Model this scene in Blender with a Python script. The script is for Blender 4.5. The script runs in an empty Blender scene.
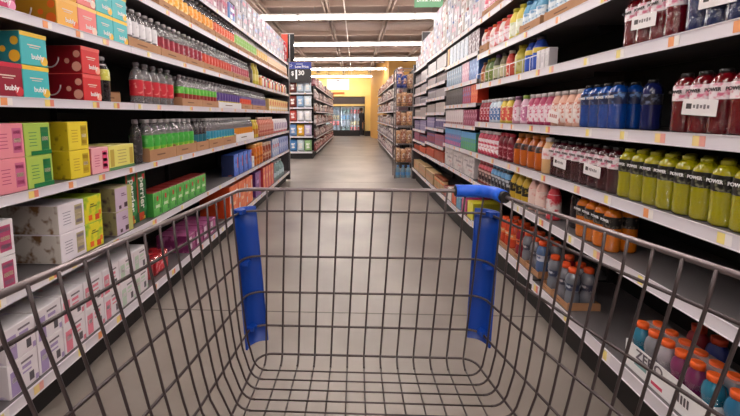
import bpy, math, random
from mathutils import Vector, Matrix
random.seed(7)
S = bpy.context.scene
COL = S.collection
PI = math.pi

# ------------------------------------------------------------------ colour and materials
def lin(c):
    c = c / 255.0
    return c / 12.92 if c <= 0.04045 else ((c + 0.055) / 1.055) ** 2.4
def rgb(c):
    return (lin(c[0]), lin(c[1]), lin(c[2]), 1.0)
MATS = {}
def mat(c, rough=0.5, metal=0.0, trans=0.0, coat=0.0, alpha=1.0):
    key = (tuple(c), rough, metal, trans, coat, alpha)
    if key in MATS:
        return MATS[key]
    m = bpy.data.materials.new('surface')
    m.use_nodes = True
    b = m.node_tree.nodes['Principled BSDF']
    b.inputs['Base Color'].default_value = rgb(c)
    b.inputs['Roughness'].default_value = rough
    b.inputs['Metallic'].default_value = metal
    b.inputs['Transmission Weight'].default_value = trans
    b.inputs['Coat Weight'].default_value = coat
    b.inputs['Alpha'].default_value = alpha
    MATS[key] = m
    return m
def printed(c1, c2, scale=60.0, thr=0.55, rough=0.35, stretch=(1, 1, 1), soft=0.06):
    """packaging print: blotches of a second ink on the first, in object space"""
    key = ('print', tuple(c1), tuple(c2), scale, thr, rough, stretch, soft)
    if key in MATS:
        return MATS[key]
    m = bpy.data.materials.new('printed_pack')
    m.use_nodes = True
    nt = m.node_tree
    b = nt.nodes['Principled BSDF']
    b.inputs['Roughness'].default_value = rough
    tc = nt.nodes.new('ShaderNodeTexCoord')
    mp = nt.nodes.new('ShaderNodeMapping')
    mp.inputs['Scale'].default_value = stretch
    nz = nt.nodes.new('ShaderNodeTexNoise')
    nz.inputs['Scale'].default_value = scale
    nz.inputs['Detail'].default_value = 2.0
    rp = nt.nodes.new('ShaderNodeValToRGB')
    rp.color_ramp.elements[0].position = max(0, thr - soft)
    rp.color_ramp.elements[0].color = rgb(c1)
    rp.color_ramp.elements[1].position = min(1, thr + soft)
    rp.color_ramp.elements[1].color = rgb(c2)
    nt.links.new(tc.outputs['Object'], mp.inputs['Vector'])
    nt.links.new(mp.outputs['Vector'], nz.inputs['Vector'])
    nt.links.new(nz.outputs['Fac'], rp.inputs['Fac'])
    nt.links.new(rp.outputs['Color'], b.inputs['Base Color'])
    MATS[key] = m
    return m
def liquid(c, scale=90.0, strength=0.32):
    """glossy coloured drink behind dimpled plastic"""
    key = ('liquid', tuple(c), scale)
    if key in MATS:
        return MATS[key]
    m = bpy.data.materials.new('coloured_drink')
    m.use_nodes = True
    nt = m.node_tree
    b = nt.nodes['Principled BSDF']
    b.inputs['Base Color'].default_value = rgb(c)
    b.inputs['Roughness'].default_value = 0.12
    b.inputs['Coat Weight'].default_value = 0.7
    b.inputs['Coat Roughness'].default_value = 0.06
    tc = nt.nodes.new('ShaderNodeTexCoord')
    nz = nt.nodes.new('ShaderNodeTexNoise')
    nz.inputs['Scale'].default_value = scale
    nz.inputs['Detail'].default_value = 1.5
    bp = nt.nodes.new('ShaderNodeBump')
    bp.inputs['Strength'].default_value = strength
    bp.inputs['Distance'].default_value = 0.006
    nt.links.new(tc.outputs['Object'], nz.inputs['Vector'])
    nt.links.new(nz.outputs['Fac'], bp.inputs['Height'])
    nt.links.new(bp.outputs['Normal'], b.inputs['Normal'])
    nt.links.new(bp.outputs['Normal'], b.inputs['Coat Normal'])
    MATS[key] = m
    return m
def emissive(c, strength):
    m = bpy.data.materials.new('lamp_glow')
    m.use_nodes = True
    b = m.node_tree.nodes['Principled BSDF']
    b.inputs['Base Color'].default_value = rgb(c)
    b.inputs['Emission Color'].default_value = rgb(c)
    b.inputs['Emission Strength'].default_value = strength
    return m
def film_mat(amount=0.22):
    key = ('film', amount)
    if key in MATS:
        return MATS[key]
    m = bpy.data.materials.new('shrink_film')
    m.use_nodes = True
    nt = m.node_tree
    nt.nodes.remove(nt.nodes['Principled BSDF'])
    out = nt.nodes['Material Output']
    tr = nt.nodes.new('ShaderNodeBsdfTransparent')
    gl = nt.nodes.new('ShaderNodeBsdfGlossy')
    gl.inputs['Roughness'].default_value = 0.16
    tc = nt.nodes.new('ShaderNodeTexCoord')
    nz = nt.nodes.new('ShaderNodeTexNoise')
    nz.inputs['Scale'].default_value = 38.0
    nz.inputs['Detail'].default_value = 3.0
    bp = nt.nodes.new('ShaderNodeBump')
    bp.inputs['Strength'].default_value = 0.9
    bp.inputs['Distance'].default_value = 0.012
    mx = nt.nodes.new('ShaderNodeMixShader')
    mx.inputs['Fac'].default_value = amount
    nt.links.new(tc.outputs['Object'], nz.inputs['Vector'])
    nt.links.new(nz.outputs['Fac'], bp.inputs['Height'])
    nt.links.new(bp.outputs['Normal'], gl.inputs['Normal'])
    nt.links.new(tr.outputs['BSDF'], mx.inputs[1])
    nt.links.new(gl.outputs['BSDF'], mx.inputs[2])
    nt.links.new(mx.outputs['Shader'], out.inputs['Surface'])
    MATS[key] = m
    return m
def noisy(c1, c2, scale, rough=0.4, detail=6.0, bump=0.0, metal=0.0):
    m = bpy.data.materials.new('mottled')
    m.use_nodes = True
    nt = m.node_tree
    b = nt.nodes['Principled BSDF']
    b.inputs['Roughness'].default_value = rough
    b.inputs['Metallic'].default_value = metal
    tc = nt.nodes.new('ShaderNodeTexCoord')
    nz = nt.nodes.new('ShaderNodeTexNoise')
    nz.inputs['Scale'].default_value = scale
    nz.inputs['Detail'].default_value = detail
    rp = nt.nodes.new('ShaderNodeValToRGB')
    rp.color_ramp.elements[0].position = 0.3
    rp.color_ramp.elements[0].color = rgb(c1)
    rp.color_ramp.elements[1].position = 0.7
    rp.color_ramp.elements[1].color = rgb(c2)
    nt.links.new(tc.outputs['Object'], nz.inputs['Vector'])
    nt.links.new(nz.outputs['Fac'], rp.inputs['Fac'])
    nt.links.new(rp.outputs['Color'], b.inputs['Base Color'])
    if bump:
        bp = nt.nodes.new('ShaderNodeBump')
        bp.inputs['Strength'].default_value = bump
        nt.links.new(nz.outputs['Fac'], bp.inputs['Height'])
        nt.links.new(bp.outputs['Normal'], b.inputs['Normal'])
    return m

# ------------------------------------------------------------------ mesh builder
class MB:
    def __init__(s):
        s.v, s.f, s.mi, s.sm, s.mats = [], [], [], [], []
    def m(s, material):
        if material not in s.mats:
            s.mats.append(material)
        return s.mats.index(material)
    def face(s, idx, k, smooth=False):
        s.f.append(idx); s.mi.append(k); s.sm.append(smooth)
    def box(s, x0, x1, y0, y1, z0, z1, material, side=None, top=None, skip=()):
        """axis box; front (-y) in material, the two ends (x) in side, the top in top"""
        k = s.m(material)
        ks = k if side is None else s.m(side)
        kt = k if top is None else s.m(top)
        b = len(s.v)
        s.v += [(x0, y0, z0), (x1, y0, z0), (x1, y1, z0), (x0, y1, z0), (x0, y0, z1), (x1, y0, z1), (x1, y1, z1), (x0, y1, z1)]
        for n, q, kk in (('bottom', (0, 3, 2, 1), k), ('top', (4, 5, 6, 7), kt), ('front', (0, 1, 5, 4), k), ('right', (1, 2, 6, 5), ks), ('back', (2, 3, 7, 6), k), ('left', (3, 0, 4, 7), ks)):
            if n not in skip:
                s.face([b + i for i in q], kk)
        return s
    def cbox(s, x0, x1, y0, y1, z0, z1, material, c=0.003, side=None, top=None):
        """box with chamfered edges"""
        k = s.m(material)
        ks = k if side is None else s.m(side)
        kt = k if top is None else s.m(top)
        X, Y, Z = (x0, x1), (y0, y1), (z0, z1)
        ids = {}
        for i in (0, 1):
            for j in (0, 1):
                for l in (0, 1):
                    dx, dy, dz = (c, -c)[i], (c, -c)[j], (c, -c)[l]
                    for a, p in (('x', (X[i], Y[j] + dy, Z[l] + dz)), ('y', (X[i] + dx, Y[j], Z[l] + dz)), ('z', (X[i] + dx, Y[j] + dy, Z[l]))):
                        ids[a, i, j, l] = len(s.v)
                        s.v.append(p)
        g = lambda a, i, j, l: ids[a, i, j, l]
        for i, o in ((0, -1), (1, 1)):
            q = [g('x', i, 0, 0), g('x', i, 1, 0), g('x', i, 1, 1), g('x', i, 0, 1)]
            s.face(q if o > 0 else q[::-1], ks)
            q = [g('y', 0, i, 0), g('y', 1, i, 0), g('y', 1, i, 1), g('y', 0, i, 1)]
            s.face(q if o < 0 else q[::-1], k)
            q = [g('z', 0, 0, i), g('z', 1, 0, i), g('z', 1, 1, i), g('z', 0, 1, i)]
            s.face(q if o > 0 else q[::-1], kt if i else k)
        for i in (0, 1):
            for j in (0, 1):
                s.face([g('x', i, j, 0), g('y', i, j, 0), g('y', i, j, 1), g('x', i, j, 1)], k)
                s.face([g('z', 0, i, j), g('y', 0, i, j), g('y', 1, i, j), g('z', 1, i, j)], kt if j else k)
                s.face([g('z', i, 0, j), g('x', i, 0, j), g('x', i, 1, j), g('z', i, 1, j)], kt if j else k)
                for l in (0, 1):
                    s.face([g('x', i, j, l), g('y', i, j, l), g('z', i, j, l)], kt if l else k)
        return s
    def tube(s, path, r, material, seg=8, closed=False, caps=True, smooth=True):
        k = s.m(material)
        P = [Vector(p) for p in path]
        n = len(P)
        R = r if isinstance(r, (list, tuple)) else [r] * n
        rings = []
        u = None
        for i in range(n):
            if closed:
                t = (P[(i + 1) % n] - P[i - 1])
            else:
                t = (P[min(i + 1, n - 1)] - P[max(i - 1, 0)])
            t.normalize()
            if u is None:
                u = Vector((0, 0, 1)) if abs(t.z) < 0.9 else Vector((1, 0, 0))
            u = (u - t * u.dot(t))
            u.normalize()
            w = t.cross(u)
            b = len(s.v)
            for j in range(seg):
                a = 2 * PI * j / seg
                s.v.append(tuple(P[i] + (u * math.cos(a) + w * math.sin(a)) * R[i]))
            rings.append(b)
        m_ = n if closed else n - 1
        for i in range(m_):
            a, b = rings[i], rings[(i + 1) % n]
            for j in range(seg):
                s.face([a + j, a + (j + 1) % seg, b + (j + 1) % seg, b + j], k, smooth)
        if caps and not closed:
            s.face([rings[0] + j for j in range(seg)][::-1], k)
            s.face([rings[-1] + j for j in range(seg)], k)
        return s
    def lathe(s, prof, material, seg=12, cx=0.0, cy=0.0, cz=0.0, cap0=True, cap1=True, mats=None, sx=1.0, sy=1.0):
        """profile of (r, z); mats: one material per profile step"""
        k = s.m(material)
        rings = []
        for r, z in prof:
            b = len(s.v)
            for j in range(seg):
                a = 2 * PI * (j + 0.5) / seg
                s.v.append((cx + r * sx * math.cos(a), cy + r * sy * math.sin(a), cz + z))
            rings.append(b)
        for i in range(len(prof) - 1):
            kk = s.m(mats[i]) if mats else k
            for j in range(seg):
                s.face([rings[i] + j, rings[i] + (j + 1) % seg, rings[i + 1] + (j + 1) % seg, rings[i + 1] + j], kk, True)
        if cap0:
            s.face([rings[0] + j for j in range(seg)][::-1], s.m(mats[0]) if mats else k)
        if cap1:
            s.face([rings[-1] + j for j in range(seg)], s.m(mats[-1]) if mats else k)
        return s
    def prism(s, outline, z0, z1, material, smooth=False, caps=True):
        """closed xy outline (counter clockwise) extruded in z"""
        k = s.m(material)
        n = len(outline)
        b = len(s.v)
        s.v += [(x, y, z0) for x, y in outline] + [(x, y, z1) for x, y in outline]
        for i in range(n):
            j = (i + 1) % n
            s.face([b + i, b + j, b + n + j, b + n + i], k, smooth)
        if caps:
            s.face([b + i for i in range(n)][::-1], k)
            s.face([b + n + i for i in range(n)], k)
        return s
    def decal(s, cx, cz, w, h, y, material, t=0.0006):
        """thin printed patch standing proud of a front face at depth y"""
        return s.box(cx - w / 2, cx + w / 2, y - t, y, cz - h / 2, cz + h / 2, material, skip=('back',))
    def mesh(s, name):
        me = bpy.data.meshes.new(name)
        me.from_pydata(s.v, [], s.f)
        for m_ in s.mats:
            me.materials.append(m_)
        me.polygons.foreach_set('material_index', s.mi)
        me.polygons.foreach_set('use_smooth', s.sm)
        me.update()
        return me
    def obj(s, name, parent=None, **kw):
        return link(name, s.mesh(name), parent, **kw)
def link(name, me, parent=None, loc=None, rotz=None):
    o = bpy.data.objects.new(name, me)
    COL.objects.link(o)
    if parent is not None:
        o.parent = parent
    if loc is not None:
        o.location = loc
    if rotz is not None:
        o.rotation_euler = (0, 0, rotz)
    return o
def tag(o, label=None, cat=None, group=None, kind=None):
    for k, v in (('label', label), ('category', cat), ('group', group), ('kind', kind)):
        if v:
            o[k] = v
    return o
def empty(name, loc=(0, 0, 0), rotz=0.0):
    o = bpy.data.objects.new(name, None)
    o.empty_display_size = 0.05
    COL.objects.link(o)
    o.location = loc
    o.rotation_euler = (0, 0, rotz)
    return o
KIDS = {}
def kid(parent, child):
    KIDS.setdefault(parent.name, []).append(child)
    return child
def dup(o, parent=None):
    c = o.copy()
    COL.objects.link(c)
    if parent is not None:
        c.parent = parent
        kid(parent, c)
    for ch in list(KIDS.get(o.name, [])):
        dup(ch, c)
    return c
TEXTS = {}
def text_mesh(body, size, material, extrude=0.0005, bold=False, align='CENTER'):
    key = (body, size, material.name, extrude)
    if key in TEXTS:
        return TEXTS[key]
    cu = bpy.data.curves.new('lettering', 'FONT')
    cu.body = body
    cu.size = size
    cu.extrude = extrude
    cu.align_x = align
    cu.align_y = 'CENTER'
    cu.resolution_u = 3
    if bold:
        cu.offset = size * 0.018
    t = bpy.data.objects.new('lettering', cu)
    COL.objects.link(t)
    dg = bpy.context.evaluated_depsgraph_get()
    dg.update()
    me = bpy.data.meshes.new_from_object(t.evaluated_get(dg))
    bpy.data.objects.remove(t)
    me.materials.clear()
    me.materials.append(material)
    me.name = 'lettering'
    TEXTS[key] = me
    return me
def letter(parent, body, size, material, loc, name='logo', roll=0.0, bold=True):
    """lettering on a front face (normal -y)"""
    o = link(name, text_mesh(body, size, material, bold=bold), parent)
    o.rotation_euler = (PI / 2, roll, 0)
    o.location = loc
    kid(parent, o)
    return o
ORD = 'first second third fourth fifth sixth seventh eighth ninth tenth eleventh twelfth thirteenth fourteenth fifteenth sixteenth seventeenth eighteenth nineteenth'.split()
TENS = {2: 'twent', 3: 'thirt', 4: 'fort', 5: 'fift', 6: 'sixt'}
def ordinal(i):
    if i < 19:
        return ORD[i]
    n = i + 1
    t, u = divmod(n, 10)
    return TENS[t] + 'ieth' if u == 0 else TENS[t] + 'y-' + ORD[u - 1]

# ------------------------------------------------------------------ camera
H = 1.2
cam = bpy.data.cameras.new('camera')
co = bpy.data.objects.new('camera', cam)
COL.objects.link(co)
co.location = (0, 0, H)
co.rotation_euler = (PI / 2 - 0.11, 0, 0.039)
cam.sensor_fit = 'HORIZONTAL'
cam.sensor_width = 36.0
cam.lens = 385.0 / 740.0 * 36.0
cam.shift_x = 29.37 / 740.0
cam.shift_y = -50.5 / 740.0
cam.clip_start = 0.02
cam.clip_end = 80
S.camera = co

XL, XR = -1.207, 1.050          # the planes of the two shelf fronts
ROT = {'L': PI / 2, 'R': -PI / 2}

# ------------------------------------------------------------------ the shop shell
WHITE = mat((238, 236, 238), 0.4)
STEEL = mat((132, 126, 128), 0.45)
BLACK = mat((14, 12, 13), 0.6)
def structure(name, mb):
    return tag(mb.obj(name), kind='structure')
CEIL = 3.72
YB = 22.1
floor_m = noisy((124, 114, 108), (160, 150, 142), 1.1, rough=0.33, detail=10)
mb = MB(); mb.box(-8, 8, -5, 24, -0.1, 0.0, floor_m); structure('floor', mb)
seam = mat((96, 88, 84), 0.6)
for i, (x0, x1, y0, y1) in enumerate([(-7.9, 7.9, 2.226, 2.234), (-7.9, 7.9, 6.80, 6.808), (-7.9, 7.9, 11.4, 11.41), (-7.9, 7.9, 16.0, 16.01)]):
    mb = MB(); mb.box(x0, x1, y0, y1, 0.0, 0.0008, seam); structure('trim_floor_joint_%d' % (i + 1), mb)
ceil_m = noisy((128, 108, 98), (142, 120, 110), 0.7, rough=0.8)
mb = MB(); mb.box(-8, 8, -5, 24, CEIL, CEIL + 0.1, ceil_m); structure('ceiling', mb)
wall_m = mat((198, 188, 180), 0.8)
mb = MB(); mb.box(-8.1, -8, -5, 24, 0, CEIL, wall_m); structure('wall_left', mb)
mb = MB(); mb.box(8, 8.1, -5, 24, 0, CEIL, wall_m); structure('wall_right', mb)
mb = MB(); mb.box(-8, 8, -5.1, -5, 0, CEIL, wall_m); structure('wall_front', mb)
yellow = noisy((246, 214, 128), (250, 222, 146), 0.8, rough=0.7)
mb = MB(); mb.box(-8, 0.86, YB + 0.7, YB + 0.8, 0, CEIL, yellow)
structure('wall_back', mb)
tan = mat((216, 164, 88), 0.7)  # yellow wall darkened: shade on this turned-away face put into the colour
mb = MB(); mb.prism([(0.84, YB + 0.8), (0.84, 20.6), (1.45, 17.4), (8.0, 17.4), (8.0, YB + 0.8)], 0, CEIL, tan); structure('wall_back_corner', mb)
mb = MB(); mb.prism([(0.53, YB + 0.7), (0.53, YB - 0.02), (0.84, YB - 0.02), (0.84, YB + 0.7)], 0, CEIL, yellow); structure('wall_back_pier', mb)
mb = MB(); mb.box(-8, 0.53, YB - 0.02, YB + 0.7, 2.24, CEIL, yellow); structure('wall_back_bulkhead', mb)
mb = MB(); mb.box(-8, -2.2, YB - 0.02, YB + 0.7, 0, 2.24, yellow); structure('wall_back_left', mb)
base_m = mat((40, 32, 30), 0.6)
mb = MB(); mb.box(0.53, 0.838, YB - 0.05, YB - 0.022, 0, 0.3, base_m); structure('baseboard_back', mb)

# roof structure: purlins along the aisle, beams across it, one thin conduit
beam_m = mat((150, 128, 116), 0.7)
n = 0
for x in (-6.2, -4.8, -3.45, -2.1, -0.66, 0.76, 2.15, 3.55, 4.95, 6.3):
    for dx in (-0.045, 0.045):
        n += 1
        mb = MB(); mb.box(x + dx - 0.018, x + dx + 0.018, -4.9, YB - 0.1, 3.52, 3.62, beam_m); structure('beam_purlin_%d' % n, mb)
n = 0
for k in range(17):
    y = -3.6 + k * 1.56
    n += 1
    mb = MB(); mb.box(-7.9, 7.9, y - 0.05, y + 0.05, 3.60, CEIL - 0.002, beam_m); structure('beam_cross_%d' % n, mb)
pipe = mat((214, 200, 190), 0.5)
mb = MB(); mb.tube([(-0.25, -4.8, 3.46), (-0.25, YB - 0.2, 3.46)], 0.014, pipe, 8)
tag(mb.obj('conduit_pipe'), 'thin pale conduit pipe running along the aisle below the roof beams', 'pipe')
# red pieces of sprinkler hanging off the beams
glow = emissive((255, 248, 242), 23)
housing_m = mat((222, 216, 212), 0.5)
ROWS = (-3.8, -0.7, 2.4, 5.5, 8.55, 11.75, 14.8, 17.9, 21.2)
row_words = ['behind the cart, second back', 'just behind the cart', 'over the cart', 'over the near aisle', 'in the nearest row in view', 'in the second row in view', 'in the third row in view', 'in the fourth row in view', 'in the row by the yellow wall']
pos_words = ['outer left end', 'inner left', 'middle', 'inner right', 'outer right end']
proto = None
for r, y in enumerate(ROWS):
    for c in range(5):
        x = (c - 2) * 2.5
        if proto is None:
            t = proto = empty('ceiling_light')
            mb = MB(); mb.prism([(-1.24, -0.045), (1.24, -0.045), (1.24, 0.045), (-1.24, 0.045)], 0.0, 0.07, housing_m); kid(t, mb.obj('housing', t))
            mb = MB()
            mb.box(-1.235, 1.235, -0.065, 0.065, -0.03, -0.001, glow); kid(t, mb.obj('diffuser', t))
            for sx in (-0.9, 0.9):
                mb = MB(); mb.tube([(sx, 0, 0.07), (sx, 0, 0.23)], 0.006, STEEL, 6); kid(t, mb.obj('hanger', t))
        else:
            t = dup(proto)
        t.location = (x, y, 3.29)
        tag(t, 'long white fluorescent ceiling light, %s position, %s' % (pos_words[c], row_words[r]), 'light', 'fluorescent ceiling lights')

# ------------------------------------------------------------------ kinds of product (front = local -y, origin at the base)
CARD = noisy((176, 128, 92), (190, 142, 104), 9, rough=0.75)
CLEAR = mat((228, 222, 226), 0.05, trans=0.78, coat=0.6)
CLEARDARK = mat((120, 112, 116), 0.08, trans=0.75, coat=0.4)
def P(c):
    return mat(c, 0.35)
PROTO = {}
SHAPES = {
    # (r, z) with r in units of the radius, z in units of the height
    'soda': [(0.84, 0.0), (0.98, 0.03), (0.95, 0.12), (1.0, 0.18), (1.0, 0.56), (0.98, 0.66), (0.88, 0.74), (0.66, 0.815), (0.42, 0.86), (0.36, 0.88), (0.36, 0.92)],
    'sport': [(0.88, 0.0), (1.0, 0.04), (1.0, 0.16), (0.965, 0.22), (1.0, 0.28), (0.965, 0.37), (1.0, 0.45), (1.0, 0.52), (1.0, 0.78), (0.88, 0.85), (0.62, 0.91), (0.5, 0.93)],
    'gator': [(0.85, 0.0), (1.0, 0.05), (1.0, 0.30), (0.86, 0.42), (0.86, 0.5), (1.0, 0.6), (1.0, 0.7), (0.85, 0.80), (0.58, 0.87), (0.56, 0.9)],
    'juice': [(0.9, 0.0), (1.0, 0.04), (1.0, 0.6), (0.95, 0.68), (0.7, 0.8), (0.52, 0.87), (0.5, 0.9)],
    'jug': [(0.9, 0.0), (1.0, 0.05), (1.0, 0.5), (0.92, 0.62), (0.7, 0.76), (0.42, 0.86), (0.36, 0.9)],
    'jar': [(0.92, 0.0), (1.0, 0.05), (1.0, 0.72), (0.9, 0.82), (0.8, 0.84)],
    'can': [(0.82, 0.0), (1.0, 0.05), (1.0, 0.92), (0.84, 1.0)],
}
CAPZ = {'soda': (0.915, 1.0, 0.47), 'sport': (0.92, 1.0, 0.5), 'gator': (0.88, 1.0, 0.66), 'juice': (0.88, 1.0, 0.58), 'jug': (0.88, 1.0, 0.46), 'jar': (0.83, 1.0, 0.96)}
def interp(shape, t):
    p = SHAPES[shape]
    for (r0, z0), (r1, z1) in zip(p, p[1:]):
        if z0 <= t <= z1:
            return r0 + (r1 - r0) * (t - z0) / max(1e-6, z1 - z0)
    return p[-1][0]
def body_mb(shape, h, r, body, low=None, low_t=0.5, seg=12):
    mb = MB()
    prof = [(a * r, b * h) for a, b in SHAPES[shape]]
    mats = None
    if low is not None:
        mats = [low if (p[1] + q[1]) / 2 < low_t * h else body for p, q in zip(prof, prof[1:])]
    return mb.lathe(prof, body, seg, mats=mats)
def cap_mb(shape, h, r, m, seg=10):
    z0, z1, k = CAPZ[shape]
    return MB().lathe([(k * r, z0 * h), (k * r, (z1 - 0.01) * h), (k * r * 0.8, z1 * h)], m, seg)
def label_mb(shape, h, r, z0, z1, m, seg=12):
    n = 4
    prof = [(interp(shape, z0 + (z1 - z0) * i / n) * r + 0.0008, (z0 + (z1 - z0) * i / n) * h) for i in range(n + 1)]
    return MB().lathe(prof, m, seg, cap0=False, cap1=False)
def bottle(name, shape, h, r, body, cap, label=None, zone=(0.25, 0.55), label2=None, zone2=None, low=None, low_t=0.5, seg=12):
    """bottle > body, cap, label (and a second label or neck band)"""
    t = empty(name)
    kid(t, body_mb(shape, h, r, body, low, low_t, seg).obj('body', t))
    if cap is not None and shape in CAPZ:
        kid(t, cap_mb(shape, h, r, cap, max(6, seg - 2)).obj('cap', t))
    if label is not None:
        kid(t, label_mb(shape, h, r, zone[0], zone[1], label, seg).obj('label', t))
    if label2 is not None:
        kid(t, label_mb(shape, h, r, zone2[0], zone2[1], label2, seg).obj('neck_label', t))
    return t
def far_bottle(name, shape, h, r, body, cap, label=None, zone=(0.25, 0.55), **kw):
    mb = body_mb(shape, h, r, body, seg=8)
    if cap is not None and shape in CAPZ:
        z0, z1, k = CAPZ[shape]
        mb.lathe([(k * r, z0 * h), (k * r, z1 * h)], cap, 6)
    if label is not None:
        z0, z1 = zone
        mb.lathe([(interp(shape, z0 + (z1 - z0) * i / 6) * r + 0.0012, (z0 + (z1 - z0) * i / 6) * h) for i in range(7)], label, 8, cap0=False, cap1=False)
    return mb.obj(name)
def carton(name, w, h, d, front, side=None, top=None, decals=(), logo=None, band=None):
    """printed carton: one mesh, its lettering a child; decals are (x, z, w, h, colour) on the front"""
    mb = MB()
    mb.cbox(-w / 2, w / 2, 0, d, 0, h, front, 0.0025, side, top)
    for cx, cz, dw, dh, c in decals:
        mb.decal(cx * w, cz * h, dw * w, dh * h, 0.0, c if hasattr(c, 'use_nodes') else P(c))
    o = mb.obj(name)
    if logo:
        body, size, colour, lx, lz, roll = logo
        letter(o, body, size, P(colour), (lx * w, -0.0012, lz * h), roll=roll)
    return o
def bubly(key, front, side, top, spots, dots=None):
    """eight-can seltzer carton with round spots and white lettering"""
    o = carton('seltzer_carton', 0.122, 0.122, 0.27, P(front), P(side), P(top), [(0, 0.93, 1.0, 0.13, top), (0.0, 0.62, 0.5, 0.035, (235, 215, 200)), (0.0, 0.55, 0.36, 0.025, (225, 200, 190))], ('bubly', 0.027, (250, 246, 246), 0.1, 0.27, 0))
    # round fruit spots on the end panel and at the corner
    mb = MB()
    for i, (cy, cz, r) in enumerate(((0.025, 0.03, 0.022), (0.022, 0.085, 0.016), (0.068, 0.055, 0.012))):
        k = P(spots)
        b = len(mb.v); mk = mb.m(k)
        mb.v += [(-0.0618, cy + r * math.cos(a * PI / 6), cz + r * math.sin(a * PI / 6)) for a in range(12)]
        mb.face([b + j for j in range(12)][::-1], mk)
    kid(o, mb.obj('end_dot_print', o))
    mb = MB()
    for cx, cz, r in ((0.042, 0.022, 0.018),):
        b = len(mb.v); mk = mb.m(P(spots))
        mb.v += [(cx + r * math.cos(a * PI / 6), -0.0008, cz + r * math.sin(a * PI / 6)) for a in range(12)]
        mb.face([b + j for j in range(12)], mk)
    kid(o, mb.obj('spot_dot_print', o))
    mb = MB()                                               # the white smile printed on the end
    mb.tube([(-0.0614, 0.15 + 0.045 * math.cos(a), 0.072 + 0.045 * math.sin(a)) for a in [PI + i * PI / 10 for i in range(11)]], 0.0035, P((216, 206, 206)), 5)
    kid(o, mb.obj('smile_print', o))
    return o
def fruit_carton(key, front, side, ink, can_c, foot=None, w=0.122, h=0.124, d=0.26, sideprint=None):
    """pale seltzer carton: can picture at one side, lines of small print at the other"""
    dec = [(0.26, 0.5, 0.3, 0.72, can_c), (0.26, 0.74, 0.26, 0.1, ink), (0.26, 0.5, 0.24, 0.12, (236, 220, 190)), (0.26, 0.28, 0.24, 0.12, ink)]
    for i in range(5):
        dec.append((-0.2, 0.7 - i * 0.1, 0.3 - 0.05 * (i % 2), 0.022, ink))
    if foot:
        dec.append((0.1, 0.07, 0.8, 0.13, foot))
    return carton('seltzer_carton', w, h, d, P(front), sideprint or P(side), P(front), dec)
def tray_mb(w, d, h=0.055, t=0.003, m=None):
    m = m or CARD
    mb = MB()
    mb.box(-w / 2, w / 2, 0, d, 0, t, m)
    mb.box(-w / 2, w / 2, 0, t, t, h, m)
    mb.box(-w / 2, w / 2, d - t, d, t, h, m)
    mb.box(-w / 2, -w / 2 + t, t, d - t, t, h * 1.15, m)
    mb.box(w / 2 - t, w / 2, t, d - t, t, h * 1.15, m)
    mb.decal(-w * 0.1, h * 0.5, w * 0.3, h * 0.12, 0, mat((120, 84, 60), 0.8))
    return mb
def scallop(n, r, rows, grow=0.002):
    """outline hugging an n-wide, rows-deep pack of bottles"""
    pts = []
    R = r + grow
    for i in range(n):                       # front, left to right
        cx = (i - (n - 1) / 2) * 2 * r
        for a in (200, 235, 270, 305, 340):
            pts.append((cx + R * math.cos(math.radians(a)), r + R * math.sin(math.radians(a))))
    for j in range(rows):
        cy = r + j * 2 * r
        for a in (-20, 0, 20):
            pts.append(((n - 1) * r + R * math.cos(math.radians(a)), cy + R * math.sin(math.radians(a))))
    for i in range(n - 1, -1, -1):
        cx = (i - (n - 1) / 2) * 2 * r
        for a in (20, 55, 90, 125, 160):
            pts.append((cx + R * math.cos(math.radians(a)), r + (rows - 1) * 2 * r + R * math.sin(math.radians(a))))
    for j in range(rows - 1, -1, -1):
        cy = r + j * 2 * r
        for a in (160, 180, 200):
            pts.append((-(n - 1) * r + R * math.cos(math.radians(a)), cy + R * math.sin(math.radians(a))))
    return pts
def sign_child(parent, w, h, loc, tilt=0.0):
    mb = MB()
    mb.box(-w / 2, w / 2, -0.0012, 0, -h / 2, h / 2, mat((236, 230, 232), 0.4))
    ink = mat((58, 50, 54), 0.5)
    mb.decal(-0.3 * w, 0.05 * h, 0.16 * w, 0.34 * h, -0.0012, ink)
    for i in range(5):
        mb.decal((-0.14 + i * 0.1) * w, 0.05 * h, 0.06 * w, (0.2 + 0.08 * (i % 2)) * h, -0.0012, mat((120, 112, 118), 0.5))
    o = mb.obj('paper_sign', parent)
    o.location = loc
    o.rotation_euler = (0, tilt, 0)
    kid(parent, o)
    return o
def sport_pack(liquid, cap, label, words, ink, sign=False, h=0.196, r=0.034, n=4, rows=2, neck=None):
    """shrink-wrapped eight-pack of sports drink > bottle (> cap, label, lettering), wrap, handle, paper sign"""
    t = empty('sports_drink_pack')
    lm = label
    bm = body_mb('sport', h, r, liquid, seg=14).mesh('bottle')
    cm = cap_mb('sport', h, r, cap).mesh('cap')
    la = label_mb('sport', h, r, 0.53, 0.78, lm, 14).mesh('label')
    for j in range(rows):
        for i in range(n):
            b = link('bottle', bm, t, ((i - (n - 1) / 2) * 2 * r, r + j * 2 * r, 0.001)); kid(t, b)
            kid(b, link('cap', cm, b)); kid(b, link('label', la, b))
            if j == 0:
                letter(b, words, 0.0155, ink, (0, -r - 0.0015, h * 0.68), 'lettering')
    mb = MB(); mb.prism(scallop(n, r, rows), 0.0005, h * 0.56, film_mat(0.045), smooth=True, caps=False); kid(t, mb.obj('shrink_wrap', t))
    if sign:
        sign_child(t, r * 3.6, 0.05, (sign if not isinstance(sign, bool) else 0.0, -0.006, h * 0.42), 0.06)
    return t
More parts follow.
